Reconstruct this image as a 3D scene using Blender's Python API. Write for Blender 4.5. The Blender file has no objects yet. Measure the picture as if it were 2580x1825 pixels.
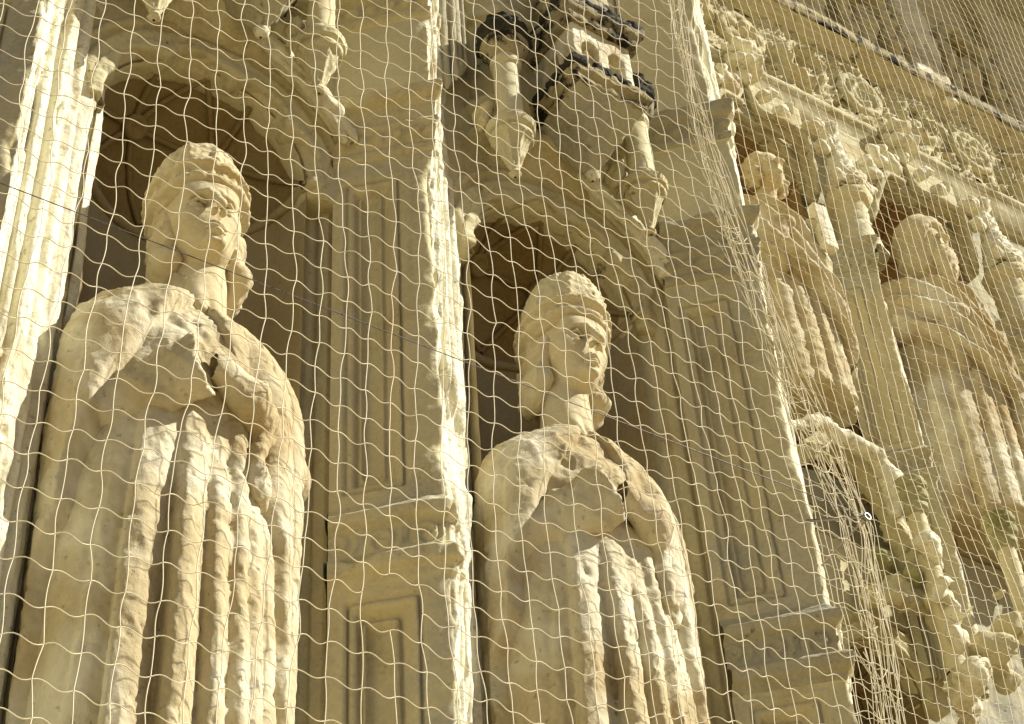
import bpy, math
import numpy as np
from mathutils import Matrix, Vector
# ------------------------------------------------------------------ camera, sky, sun, exposure
scene = bpy.context.scene
COL = scene.collection
def nrm(v):
    v = np.asarray(v, float); return v/np.linalg.norm(v)
FPX = 4534.0                                   # focal length in photograph pixels (2580 wide)
Zc = nrm([-390, 4970, -FPX]); Xc = np.array([8830, -3445, -FPX], float)
Xc = nrm(Xc - Zc*Xc.dot(Zc)); Yc = np.cross(Zc, Xc)
RW = np.stack([Xc, Yc, Zc], 1)                 # world -> camera
CAM = np.array([0.0, 0.0, 1.6])
cam = bpy.data.cameras.new('camera'); camo = bpy.data.objects.new('camera', cam); COL.objects.link(camo)
cam.sensor_width = 36.0; cam.lens = FPX/2580*36; cam.clip_start = 0.05; cam.clip_end = 3000
M = Matrix([list(RW[:, 0])+[0], list(RW[:, 1])+[0], list(RW[:, 2])+[0], [0, 0, 0, 1]])
M.translation = Vector(CAM); camo.matrix_world = M
scene.camera = camo
SUN_AZ, SUN_EL = math.radians(37), math.radians(40)   # azimuth outward from the facade line, elevation
ts = Vector((math.cos(SUN_AZ)*math.cos(SUN_EL), -math.sin(SUN_AZ)*math.cos(SUN_EL), math.sin(SUN_EL)))
sun = bpy.data.lights.new('sun', 'SUN'); suno = bpy.data.objects.new('sun', sun); COL.objects.link(suno)
sun.energy = 5.0; sun.angle = math.radians(0.55); sun.color = (1.0, 0.965, 0.885)
suno.rotation_euler = ts.to_track_quat('Z', 'Y').to_euler(); suno.location = (8, -3, 12)
world = bpy.data.worlds.new('World'); scene.world = world; world.use_nodes = True
wn = world.node_tree; wn.nodes.clear()
sky = wn.nodes.new('ShaderNodeTexSky'); sky.sky_type = 'NISHITA'; sky.sun_disc = False
sky.sun_elevation = SUN_EL; sky.sun_rotation = math.atan2(ts.x, ts.y); sky.air_density = 0.75; sky.dust_density = 0.6; sky.ozone_density = 0.6
bg = wn.nodes.new('ShaderNodeBackground'); bg.inputs[1].default_value = 0.05
wo = wn.nodes.new('ShaderNodeOutputWorld'); wn.links.new(sky.outputs[0], bg.inputs[0]); wn.links.new(bg.outputs[0], wo.inputs[0])
scene.view_settings.view_transform = 'Standard'; scene.view_settings.look = 'None'
scene.view_settings.gamma = 1.0; scene.view_settings.exposure = 0.78
try:
    scene.cycles.max_bounces = 6; scene.cycles.diffuse_bounces = 5
except Exception: pass
# ------------------------------------------------------------------ helpers
def link(o, parent=None):
    COL.objects.link(o)
    if parent is not None: o.parent = parent
    return o
def thing(name, label, cat, loc=(0, 0, 0), group=None):
    o = bpy.data.objects.new(name, None); COL.objects.link(o); o.location = loc; o.empty_display_size = 0.05
    o['label'] = label; o['category'] = cat
    if group: o['group'] = group
    return o
def tag(o, label=None, cat=None, group=None, kind=None):
    if label: o['label'] = label
    if cat: o['category'] = cat
    if group: o['group'] = group
    if kind: o['kind'] = kind
    return o
def raw_mesh(name, V, F, mat, smooth=True):
    V = np.asarray(V, np.float32); F = np.asarray(F, np.int32)
    me = bpy.data.meshes.new(name); k = F.shape[1]
    me.vertices.add(len(V)); me.vertices.foreach_set('co', V.ravel())
    me.loops.add(F.size); me.loops.foreach_set('vertex_index', F.ravel())
    me.polygons.add(len(F)); me.polygons.foreach_set('loop_start', np.arange(0, F.size, k, dtype=np.int32))
    me.polygons.foreach_set('loop_total', np.full(len(F), k, np.int32))
    if smooth: me.polygons.foreach_set('use_smooth', np.ones(len(F), bool))
    me.update(calc_edges=True)
    if mat: me.materials.append(mat)
    return me
def add_mesh(name, V, F, mat, parent=None, smooth=True):
    V = np.asarray(V, float)
    p = parent
    while p is not None: V = V - np.array(p.location); p = p.parent      # parts are written in world metres
    return link(bpy.data.objects.new(name, raw_mesh(name, V, F, mat, smooth)), parent)
def grid_faces(nu, nv, flip=False):
    i = np.arange(nu*nv).reshape(nu, nv)
    q = np.stack([i[:-1, :-1], i[1:, :-1], i[1:, 1:], i[:-1, 1:]], -1).reshape(-1, 4)
    return q[:, ::-1] if flip else q
def add_grid(name, P, mat, parent=None, flip=False, smooth=True):
    return add_mesh(name, P.reshape(-1, 3), grid_faces(P.shape[0], P.shape[1], flip), mat, parent, smooth)
# ---- noise
_PR = np.random.RandomState(5); _PERM = np.concatenate([_PR.permutation(256)]*3).astype(np.int32); _VAL = _PR.uniform(-1, 1, 256).astype(np.float32)
def vnoise(x, y, z, seed=0):
    x = np.asarray(x, np.float32)+np.float32(seed*7.31); y = np.asarray(y, np.float32)+np.float32(seed*3.17); z = np.asarray(z, np.float32)
    x, y, z = np.broadcast_arrays(x, y, z)
    fx0 = np.floor(x); fy0 = np.floor(y); fz0 = np.floor(z)
    xi = fx0.astype(np.int32) & 255; yi = fy0.astype(np.int32) & 255; zi = fz0.astype(np.int32) & 255
    fx = x-fx0; fy = y-fy0; fz = z-fz0
    fx = fx*fx*(3-2*fx); fy = fy*fy*(3-2*fy); fz = fz*fz*(3-2*fz)
    A = _PERM[xi]; B = _PERM[xi+1]
    AA = _PERM[A+yi]; AB = _PERM[A+yi+1]; BA = _PERM[B+yi]; BB = _PERM[B+yi+1]
    def col(q): lo = _VAL[_PERM[q+zi]]; return lo+(_VAL[_PERM[q+zi+1]]-lo)*fz
    a = col(AA); a = a+(col(AB)-a)*fy; b = col(BA); b = b+(col(BB)-b)*fy
    return a+(b-a)*fx
def fbm(x, y, z, oct=3, seed=0):
    a = 1.0; r = 0
    for k in range(oct):
        r = r + a*vnoise(x, y, z, seed+k*17); x = x*2.03+5.1; y = y*2.03+1.7; z = z*2.03+9.2; a *= 0.5
    return r
def sstep(a, b, x):
    t = np.clip((x-a)/(b-a), 0, 1); return t*t*(3-2*t)
# ---- signed distance tools
def smin(a, b, k):
    h = np.clip(0.5+0.5*(b-a)/k, 0, 1); return b*(1-h)+a*h-k*h*(1-h)
def smax(a, b, k): return -smin(-a, -b, k)
def sd_ell(P, c, r):
    q = (P-np.array(c))/np.array(r); k0 = np.linalg.norm(q, axis=1)+1e-9
    k1 = np.linalg.norm(q/np.array(r), axis=1)+1e-9
    return k0*(k0-1)/k1
def sd_cap(P, a, b, ra, rb=None):
    rb = ra if rb is None else rb
    a = np.array(a, float); b = np.array(b, float); ab = b-a
    t = np.clip(((P-a)@ab)/ab.dot(ab), 0, 1)
    return np.linalg.norm(P-a-t[:, None]*ab, axis=1)-(ra+(rb-ra)*t)
def sd_box(P, c, half, rad=0.0):
    q = np.abs(P-np.array(c))-np.array(half)+rad
    return np.linalg.norm(np.maximum(q, 0), axis=1)+np.minimum(q.max(axis=1), 0)-rad
def rotz(P, a):
    c, s = math.cos(a), math.sin(a); Q = P.copy()
    Q[:, 0] = c*P[:, 0]+s*P[:, 1]; Q[:, 1] = -s*P[:, 0]+c*P[:, 1]; return Q
def rot_axis(P, c, ax, a):
    R = np.array(Matrix.Rotation(a, 3, ax)); return (P-np.array(c))@R+np.array(c)     # point into the rotated frame
def polyline_d(P, pts, radii):
    d = None
    for i in range(len(pts)-1):
        e = sd_cap(P, pts[i], pts[i+1], radii[i], radii[i+1]); d = e if d is None else np.minimum(d, e)
    return d
EDGES = [(0,1),(2,3),(4,5),(6,7),(0,2),(1,3),(4,6),(5,7),(0,4),(1,5),(2,6),(3,7)]
CORN = np.array([[i & 1, (i >> 1) & 1, (i >> 2) & 1] for i in range(8)])
def sdf_mesh(f, lo, hi, h, k=4, slack=1.0):
    """surface nets over f(P)->distance, evaluated only near the surface"""
    lo = np.array(lo, float); hi = np.array(hi, float)
    nb = np.ceil((hi-lo)/(h*k)).astype(int)
    g = np.stack(np.meshgrid(*[np.arange(n) for n in nb], indexing='ij'), -1).reshape(-1, 3)
    dc = f(lo+(g+0.5)*h*k - h*0.5)
    act = np.abs(dc) < (h*k*0.9+h)*slack*1.25
    N = nb*k
    V = np.repeat(np.repeat(np.repeat(np.where(dc < 0, -1.0, 1.0).reshape(nb), k, 0), k, 1), k, 2)
    ga = g[act]
    off = np.stack(np.meshgrid(*[np.arange(k)]*3, indexing='ij'), -1).reshape(-1, 3)
    idx = (ga[:, None, :]*k+off[None]).reshape(-1, 3)
    vals = np.empty(len(idx))
    for s in range(0, len(idx), 400000):
        vals[s:s+400000] = f(lo+idx[s:s+400000]*h)
    V[idx[:, 0], idx[:, 1], idx[:, 2]] = vals
    ins = V < 0
    c = np.zeros(N-1, np.int8)
    for o in CORN: c += ins[o[0]:N[0]-1+o[0], o[1]:N[1]-1+o[1], o[2]:N[2]-1+o[2]]
    cells = np.argwhere((c > 0) & (c < 8))
    cv = np.stack([V[cells[:, 0]+o[0], cells[:, 1]+o[1], cells[:, 2]+o[2]] for o in CORN], 1)
    acc = np.zeros((len(cells), 3)); cnt = np.zeros(len(cells))
    for a, b in EDGES:
        va, vb = cv[:, a], cv[:, b]; m = (va < 0) != (vb < 0)
        t = np.where(m, va/np.where(m, va-vb, 1), 0)
        acc += np.where(m[:, None], CORN[a]+(CORN[b]-CORN[a])*t[:, None], 0); cnt += m
    verts = lo+(cells+acc/cnt[:, None])*h
    vid = np.full(N-1, -1, np.int64); vid[cells[:, 0], cells[:, 1], cells[:, 2]] = np.arange(len(cells))
    quads = []
    for ax in range(3):
        o1 = (ax+1) % 3; o2 = (ax+2) % 3
        sl0 = [slice(1, n-1) for n in N]; sl1 = list(sl0)
        sl0[ax] = slice(0, N[ax]-1); sl1[ax] = slice(1, N[ax])
        A = ins[tuple(sl0)]; B = ins[tuple(sl1)]
        for m, fl in ((A & ~B, False), (~A & B, True)):
            e = np.argwhere(m)
            base = e.copy(); base[:, o1] += 1; base[:, o2] += 1
            def v(d1, d2):
                q = base.copy(); q[:, o1] += d1; q[:, o2] += d2
                return vid[q[:, 0], q[:, 1], q[:, 2]]
            Q = np.stack([v(-1, -1), v(0, -1), v(0, 0), v(-1, 0)], 1)
            quads.append(Q[:, ::-1] if fl else Q)
    F = np.concatenate(quads); F = F[(F >= 0).all(1)]
    return verts, F
def add_sdf(name, f, lo, hi, h, mat, parent=None, k=4, slack=1.0):
    V, F = sdf_mesh(f, lo, hi, h, k, slack); return add_mesh(name, V, F, mat, parent)
def tubes(polys, radii, sides=5, up=(0, 1, 0)):
    """many tubes into one vertex/face set; polys is a list of (n,3)"""
    Vs = []; Fs = []; o = 0
    ang = np.arange(sides)/sides*2*np.pi
    for p, r in zip(polys, radii):
        p = np.asarray(p, float); t = np.gradient(p, axis=0); t /= np.linalg.norm(t, axis=1)[:, None]+1e-9
        u = np.cross(t, np.array(up, float)); n = np.linalg.norm(u, axis=1)[:, None]
        u = np.where(n < 1e-3, np.array([1.0, 0, 0]), u/np.maximum(n, 1e-9)); w = np.cross(t, u)
        r = np.broadcast_to(np.asarray(r, float), (len(p),))
        ring = p[:, None]+r[:, None, None]*(u[:, None]*np.cos(ang)[None, :, None]+w[:, None]*np.sin(ang)[None, :, None])
        Vs.append(ring.reshape(-1, 3)); m = len(p)
        i = np.arange(m-1)[:, None]*sides; j = np.arange(sides)[None]; j2 = (j+1) % sides
        Fs.append(np.stack([i+j, i+j2, i+sides+j2, i+sides+j], -1).reshape(-1, 4)+o); o += m*sides
    return np.concatenate(Vs), np.concatenate(Fs)
# ------------------------------------------------------------------ materials
def stone(name, base, stain, grey, stain_amt=0.5, grey_amt=0.35, crust=None, crust_amt=0.0, bump=0.5, streak=0.35, seed=0.0, pit=0.5):
    base, stain, grey = [(c[0], c[1]*1.022, c[2]*0.92) for c in (base, stain, grey)]     # limestone leans to yellow
    m = bpy.data.materials.new(name); m.use_nodes = True; nt = m.node_tree; N = nt.nodes; L = nt.links
    b = N['Principled BSDF']; b.inputs['Roughness'].default_value = 0.93
    b.inputs['Specular IOR Level'].default_value = 0.12
    g = N.new('ShaderNodeNewGeometry')
    mp = N.new('ShaderNodeMapping'); mp.inputs['Location'].default_value = (seed, seed*1.7, seed*0.6); L.new(g.outputs['Position'], mp.inputs[0])
    def noise(scale, det=5, rough=0.6, vec=None, dist=0.0):
        n = N.new('ShaderNodeTexNoise'); n.inputs['Scale'].default_value = scale; n.inputs['Detail'].default_value = det
        n.inputs['Roughness'].default_value = rough; n.inputs['Distortion'].default_value = dist; L.new(vec or mp.outputs[0], n.inputs['Vector']); return n.outputs['Fac']
    def ramp(src, a, bb, lo=0.0, hi=1.0):
        r = N.new('ShaderNodeMapRange'); r.inputs[1].default_value = a; r.inputs[2].default_value = bb; r.inputs[3].default_value = lo; r.inputs[4].default_value = hi
        r.interpolation_type = 'SMOOTHSTEP'; L.new(src, r.inputs[0]); return r.outputs[0]
    def mix(f, a, c):
        x = N.new('ShaderNodeMix'); x.data_type = 'RGBA'
        if isinstance(f, float): x.inputs[0].default_value = f
        else: L.new(f, x.inputs[0])
        for s, v in ((6, a), (7, c)):
            if isinstance(v, tuple): x.inputs[s].default_value = v+(1,)
            else: L.new(v, x.inputs[s])
        return x.outputs[2]
    sm = N.new('ShaderNodeMapping'); sm.inputs['Scale'].default_value = (1, 1, 0.16); sm.inputs['Location'].default_value = (seed, 3.1, 0); L.new(g.outputs['Position'], sm.inputs[0])
    c = mix(ramp(noise(3.2, 6, 0.62), 0.60-0.25*stain_amt, 0.80-0.2*stain_amt), base, stain)
    c = mix(ramp(noise(2.1, 5, 0.6, dist=0.6), 0.62-0.25*grey_amt, 0.86-0.25*grey_amt, 0, 0.85), c, grey)
    if streak > 0:
        st = ramp(noise(11, 4, 0.6, sm.outputs[0]), 0.50, 0.72, 0, streak); c = mix(st, c, tuple(0.45*x for x in stain))
    # fine mottle and pits
    fine = noise(85, 4, 0.7); c = mix(ramp(fine, 0.30, 0.72, 0.0, 0.38), c, tuple(min(1, 1.25*x+0.03) for x in base))
    sp = ramp(noise(46, 3, 0.65), 0.60, 0.72, 0.0, 0.55*pit); c = mix(sp, c, tuple(0.42*x for x in stain))
    if crust:
        cr = noise(9, 6, 0.7); c = mix(ramp(cr, 0.66-0.35*crust_amt, 0.74-0.30*crust_amt), c, crust)
    L.new(c, b.inputs['Base Color'])
    bp = N.new('ShaderNodeBump'); bp.inputs['Strength'].default_value = bump; bp.inputs['Distance'].default_value = 0.006
    a1 = N.new('ShaderNodeMath'); a1.operation = 'MULTIPLY_ADD'; a1.inputs[1].default_value = 0.6
    L.new(noise(60, 5, 0.68), a1.inputs[0]); L.new(noise(24, 4, 0.6), a1.inputs[2])
    a2 = N.new('ShaderNodeMath'); a2.operation = 'MULTIPLY_ADD'; a2.inputs[1].default_value = -0.35; L.new(sp, a2.inputs[0]); L.new(a1.outputs[0], a2.inputs[2])
    L.new(a2.outputs[0], bp.inputs['Height']); L.new(bp.outputs[0], b.inputs['Normal'])
    return m
CREAM = (0.54, 0.468, 0.312); OCHRE = (0.37, 0.275, 0.13); GREYS = (0.36, 0.355, 0.32)
M_pier = stone('limestone_pier', CREAM, OCHRE, GREYS, 0.35, 0.5, seed=1.0, streak=0.30)
M_edge = stone('limestone_weathered', (0.70, 0.65, 0.535), (0.40, 0.30, 0.165), (0.45, 0.43, 0.38), 0.5, 0.25, seed=2.0, bump=0.9, streak=0.55, pit=1.0)
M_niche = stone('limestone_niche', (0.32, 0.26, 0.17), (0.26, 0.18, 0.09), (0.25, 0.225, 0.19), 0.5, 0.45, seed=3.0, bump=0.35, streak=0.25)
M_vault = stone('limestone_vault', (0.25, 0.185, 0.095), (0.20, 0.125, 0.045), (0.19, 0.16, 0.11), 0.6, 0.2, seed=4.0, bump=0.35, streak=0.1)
M_arch = stone('limestone_arch', (0.50, 0.44, 0.30), OCHRE, (0.36, 0.34, 0.29), 0.4, 0.4, crust=(0.15, 0.135, 0.06), crust_amt=0.18, seed=5.0, bump=0.6)
M_stat = stone('limestone_statue', (0.43, 0.345, 0.215), (0.31, 0.205, 0.085), (0.68, 0.64, 0.55), 0.45, 0.85, seed=6.0, bump=0.7, streak=0.2, pit=0.8)
M_head = stone('limestone_head', (0.53, 0.445, 0.30), (0.40, 0.285, 0.13), (0.60, 0.57, 0.49), 0.35, 0.3, seed=7.0, bump=0.28, streak=0.1, pit=0.4)
M_lich = stone('lichened_stone', (0.36, 0.30, 0.19), (0.17, 0.14, 0.07), (0.20, 0.19, 0.16), 0.6, 0.5, crust=(0.022, 0.020, 0.016), crust_amt=0.55, seed=8.0, bump=0.9)
M_black = stone('black_crust_stone', (0.035, 0.031, 0.024), (0.05, 0.042, 0.022), (0.10, 0.10, 0.09), 0.4, 0.3, seed=9.0, bump=1.0, streak=0.0)
M_moss = stone('mossy_stone', (0.36, 0.33, 0.20), (0.17, 0.165, 0.05), (0.30, 0.29, 0.24), 0.5, 0.3, seed=10.0, bump=0.9)
M_rust = stone('iron_stained_stone', (0.36, 0.235, 0.10), (0.26, 0.115, 0.035), (0.32, 0.26, 0.18), 0.65, 0.2, seed=11.0, bump=0.5)
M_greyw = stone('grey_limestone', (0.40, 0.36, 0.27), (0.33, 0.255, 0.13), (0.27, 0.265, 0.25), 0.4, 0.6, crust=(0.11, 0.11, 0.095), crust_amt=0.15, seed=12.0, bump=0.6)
def plain(name, col, rough=0.7, metal=0.0, nscale=40, namp=0.25):
    m = bpy.data.materials.new(name); m.use_nodes = True; nt = m.node_tree; b = nt.nodes['Principled BSDF']
    b.inputs['Roughness'].default_value = rough; b.inputs['Metallic'].default_value = metal
    n = nt.nodes.new('ShaderNodeTexNoise'); n.inputs['Scale'].default_value = nscale; n.inputs['Detail'].default_value = 4
    g = nt.nodes.new('ShaderNodeNewGeometry'); nt.links.new(g.outputs['Position'], n.inputs['Vector'])
    x = nt.nodes.new('ShaderNodeMix'); x.data_type = 'RGBA'; nt.links.new(n.outputs['Fac'], x.inputs[0])
    x.inputs[6].default_value = tuple(v*(1-namp) for v in col)+(1,); x.inputs[7].default_value = tuple(min(1, v*(1+namp)) for v in col)+(1,)
    nt.links.new(x.outputs[2], b.inputs['Base Color']); return m
M_twine = plain('net_twine', (0.74, 0.665, 0.455), 0.75)
M_knot = plain('net_knot', (0.20, 0.15, 0.09), 0.8)
M_wire = plain('steel_wire', (0.10, 0.09, 0.08), 0.5, 0.6)
M_steel = plain('steel_rod', (0.30, 0.27, 0.24), 0.4, 0.8)
# ------------------------------------------------------------------ ground and the plain masonry behind the carving
def box_faces(lo, hi):
    x0, y0, z0 = lo; x1, y1, z1 = hi
    V = [(x0,y0,z0),(x1,y0,z0),(x1,y1,z0),(x0,y1,z0),(x0,y0,z1),(x1,y0,z1),(x1,y1,z1),(x0,y1,z1)]
    F = [(3,2,1,0),(4,5,6,7),(0,1,5,4),(1,2,6,5),(2,3,7,6),(3,0,4,7)]
    return V, F
def add_box(name, lo, hi, mat, parent=None):
    V, F = box_faces(lo, hi); return add_mesh(name, V, F, mat, parent, smooth=False)
gm = stone('warm_paving', (0.26, 0.185, 0.095), (0.22, 0.15, 0.07), (0.20, 0.15, 0.09), 0.4, 0.4, seed=20.0)
P = np.zeros((2, 2, 3)); P[0, 0] = (-900, -900, 0); P[1, 0] = (900, -900, 0); P[1, 1] = (900, 900, 0); P[0, 1] = (-900, 900, 0)
tag(add_grid('ground', P, gm, smooth=False), kind='structure')
wall = thing('church_wall', 'plain cream limestone wall behind the carved niches of the porch', 'wall', (1.2, 3.6, 0))
add_box('masonry', (-3.0, 3.50, 0.0), (3.15, 5.6, 14.0), M_pier, wall)
add_box('masonry', (2.72, 3.13, 0.0), (3.14, 3.51, 9.5), M_pier, wall)
add_box('plinth', (-3.0, 2.6, 0.0), (3.1, 3.52, 3.0), M_pier, wall)
# upper wall face between the piers, above the niche arches
for a, b in ((0.86, 1.66), (2.04, 2.80)):
    u = np.linspace(a, b, 90); z = np.linspace(5.9, 8.2, 240); U, Z = np.meshgrid(u, z, indexing='ij')
    Y = 3.085 - 0.004*fbm(U*9, Z*9, Z*0, 3, 5)
    add_grid('wall_face', np.stack([U, Y, Z], -1), M_pier, wall)
# ------------------------------------------------------------------ diagonal piers
PROF = np.array([(2.9,.012),(4.050,.012),(4.060,.022),(4.078,.026),(4.084,.050),(4.118,.056),(4.135,.034),(4.142,.012),(4.222,.012),(4.230,.036),
 (4.258,.044),(4.272,.024),(4.292,.006),(4.302,0),(5.555,0),(5.562,.016),(5.584,.018),(5.590,.004),(5.600,.014),(5.652,.024),(5.658,.038),(5.676,.038),
 (5.682,.016),(5.748,.022),(5.756,.034),(5.768,.060),(5.802,.068),(5.822,.040),(5.830,0),(6.185,0),(6.192,.018),(6.215,.022),(6.222,.008),(6.290,.018),
 (6.300,.046),(6.345,.060),(6.368,.034),(6.376,-.036),(9.5,-.036)])
def panel(e, d=1.0):
    return 1.6*d*np.interp(e, [-1, 0, .004, .007, .010, .028, .034, .040, .052, .056, 1], [0, 0, -.016, -.016, -.002, -.008, -.020, -.022, -.012, -.026, -.026])
DS = np.array([.7071, -.7071, 0]); NS = np.array([-.7071, -.7071, 0]); DR = np.array([.7071, .7071, 0]); NR = np.array([.7071, -.7071, 0])
BANDS = [('pedestal', 2.95, 4.055), ('pedestal_cornice', 4.055, 4.142), ('carved_frieze', 4.142, 4.226), ('base_moulding', 4.226, 4.302),
         ('shaft', 4.302, 5.556), ('capital', 5.556, 5.830), ('upper_block', 5.830, 6.188), ('upper_cornice', 6.188, 6.374), ('top_block', 6.374, 7.7)]
def make_pier(corner, LS, LR, label, seed, wear=1.0, lichen=False):
    B = np.array([corner[0], corner[1], 0.0])
    root = thing('pier', label, 'pier', (corner[0], corner[1], 0), 'diagonal piers between the niches')
    tb = 0.300                                          # face of the pier proper; beyond it the niche jamb
    def hS(t, z):
        n = fbm(t*14, z*14, z*0+seed, 4, seed)
        led = 0.82*np.interp(z, PROF[:, 0], PROF[:, 1])
        body = t < tb+0.003
        h = led.copy()
        tt = (t-0.055)
        e = np.minimum(np.minimum(t-0.098, 0.262-t), np.minimum(z-4.345, 5.475-z)); h += np.where(e > 0, panel(e), 0)
        e = np.minimum(np.minimum(t-0.070, 0.255-t), 4.020-z); h += np.where(e > 0, panel(e, 1.25), 0)
        # beads, leaves and scrolls on the bands
        for zc, r, sp in ((5.626, .019, .052), (6.256, .020, .056)):
            q = (np.mod(t+0.01, sp)-sp/2)**2+(z-zc)**2; h += np.where(q < r*r, np.sqrt(np.maximum(r*r-q, 0))*0.9, 0)
        lf = np.exp(-((z-5.714)/.026)**4)*(.012*np.abs(np.sin((t+.6*(z-5.714))*55))*np.abs(np.cos((t-.9*(z-5.714))*38)))
        h += lf*(1 if lichen else .55)
        ph = np.mod(t, .11)-.055; rr = np.sqrt(ph**2+(z-4.183)**2)
        h += np.exp(-((z-4.183)/.032)**6)*.006*np.cos(rr*190+np.arctan2(z-4.183, ph)*1.0)*(rr < .05)
        # niche jamb strip
        j = np.interp(t, [tb, tb+.006, tb+.012, tb+.018, tb+.050, tb+.056, tb+.062, tb+.070, tb+.2], [-.010, -.050, -.050, -.028, -.030, -.045, -.045, -.030, -.034])
        h = np.where(body, h, j)
        # weathering: rounded broken arris, soft dents, worn ledges
        c = np.exp(-t/.022)
        h = h-wear*c*(.004+.020*sstep(-.1, .9, fbm(z*4, t*5, z*0, 4, seed+3))+.003*fbm(z*22, t*20, z*0, 3, seed+4))
        h += -.010*wear*np.maximum(0, n-.45)*(led > .012)+.0016*n+.0012*fbm(t*60, z*60, z*0, 2, seed+9)
        h -= wear*.020*sstep(.35, .8, fbm(t*7, z*7, z*0, 3, seed+12))*(led > .03)
        return h
    def hR(u, z):
        led = 0.82*np.interp(z, PROF[:, 0], PROF[:, 1])*np.exp(-u/.10)*np.where((z > 5.5) | (z < 4.35), 1, .4)
        rolls = -.034*sstep(.045, .060, u)
        for c, r in ((.095, .030), (.165, .033), (.238, .034), (.312, .036), (.385, .036)):
            q = 1-((u-c-.012*fbm(z*1.2, z*0, z*0+c*31, 2, seed))/r)**2; rolls += np.where(q > 0, np.sqrt(np.maximum(q, 0))*(.034+.006*np.sin(c*90)), 0)
        broken = sstep(.15, .75, fbm(u*6, z*2.3, z*0, 4, seed+21))
        h = led+rolls*(1-.75*broken*wear)-.010*broken
        h -= wear*np.exp(-u/.022)*(.004+.020*sstep(-.1, .9, fbm(z*4, u*0, z*0, 4, seed+3))+.003*fbm(z*22, u*20, z*0, 3, seed+4))
        h += .0055*fbm(u*48, z*3.5, z*0, 4, seed+31)+.0018*fbm(u*80, z*26, z*0, 3, seed+33)
        h -= .016*sstep(.4, .8, fbm(u*16, z*3, z*0, 3, seed+35))
        return h
    nS = int(LS/.0062); t = np.linspace(LS, 0, nS); nR = int(LR/.0062); u = np.linspace(0, LR, nR)
    k = int(np.searchsorted(-t, -tb))+1                 # first column on the pier itself
    for nm, z0, z1 in BANDS:
        if z1 > 6.4: nz = 120
        elif nm == 'shaft': nz = 190
        elif nm == 'pedestal': nz = 150
        else: nz = max(14, int((z1-z0)/.0048))
        z = np.linspace(z0, z1, nz)
        T, Z = np.meshgrid(t, z, indexing='ij'); h = hS(T, Z)
        a = (LS-T)*(1+np.where(T < tb, h, 0)/LS)
        PS = (B-DS*LS)+DS*a[..., None]+NS*h[..., None]; PS[..., 2] = Z
        mat = M_pier
        if nm in ('capital', 'upper_cornice', 'pedestal_cornice', 'carved_frieze', 'base_moulding') and lichen: mat = M_greyw
        if nm in ('upper_block', 'top_block'): mat = M_cream
        U, ZR = np.meshgrid(u, z, indexing='ij'); hr = hR(U, ZR)
        # share the arris column so both faces meet
        PR = B+DR*(LR-(LR-U)*(1+hr/LR))[..., None]+NR*hr[..., None]; PR[..., 2] = ZR
        h0 = h[-1]*0.5+hr[0]*0.5; arr = B+(NS+NR)*h0[:, None]; arr[:, 2] = z
        PS[-1] = arr; PR[0] = arr
        o = add_grid(nm, PS[k-1:], mat, root)
        add_grid('weathered_moulding', PR, M_edge, o)
        if nm == 'shaft': pass
    # the jamb is one strip from bottom to the spring of the arch
    z = np.linspace(2.95, 7.7, 420); T, Z = np.meshgrid(t[:k], z, indexing='ij'); h = hS(T, Z)
    PS = (B-DS*LS)+DS*(LS-T)[..., None]+NS*h[..., None]; PS[..., 2] = Z
    add_grid('niche_jamb', PS, M_pier, root)
    return root
M_cream = stone('smooth_cream_stone', (0.56, 0.495, 0.345), (0.46, 0.345, 0.165), (0.45, 0.44, 0.39), 0.45, 0.35, seed=13.0, bump=0.2, streak=0.0, pit=0.3)
make_pier((0.68, 2.86), .40, .40, 'leftmost pier with broad sunlit crumbling mouldings beside the taller looking statue', 11, 1.3)
make_pier((1.845, 2.875), .40, .37, 'pier between the two mitred statues with a bright broken edge', 47, 1.2)
pier2 = make_pier((2.985, 2.80), .45, .30, 'grey edged pier with long sunk panel right of the second mitred statue', 83, .55, True)
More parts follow.
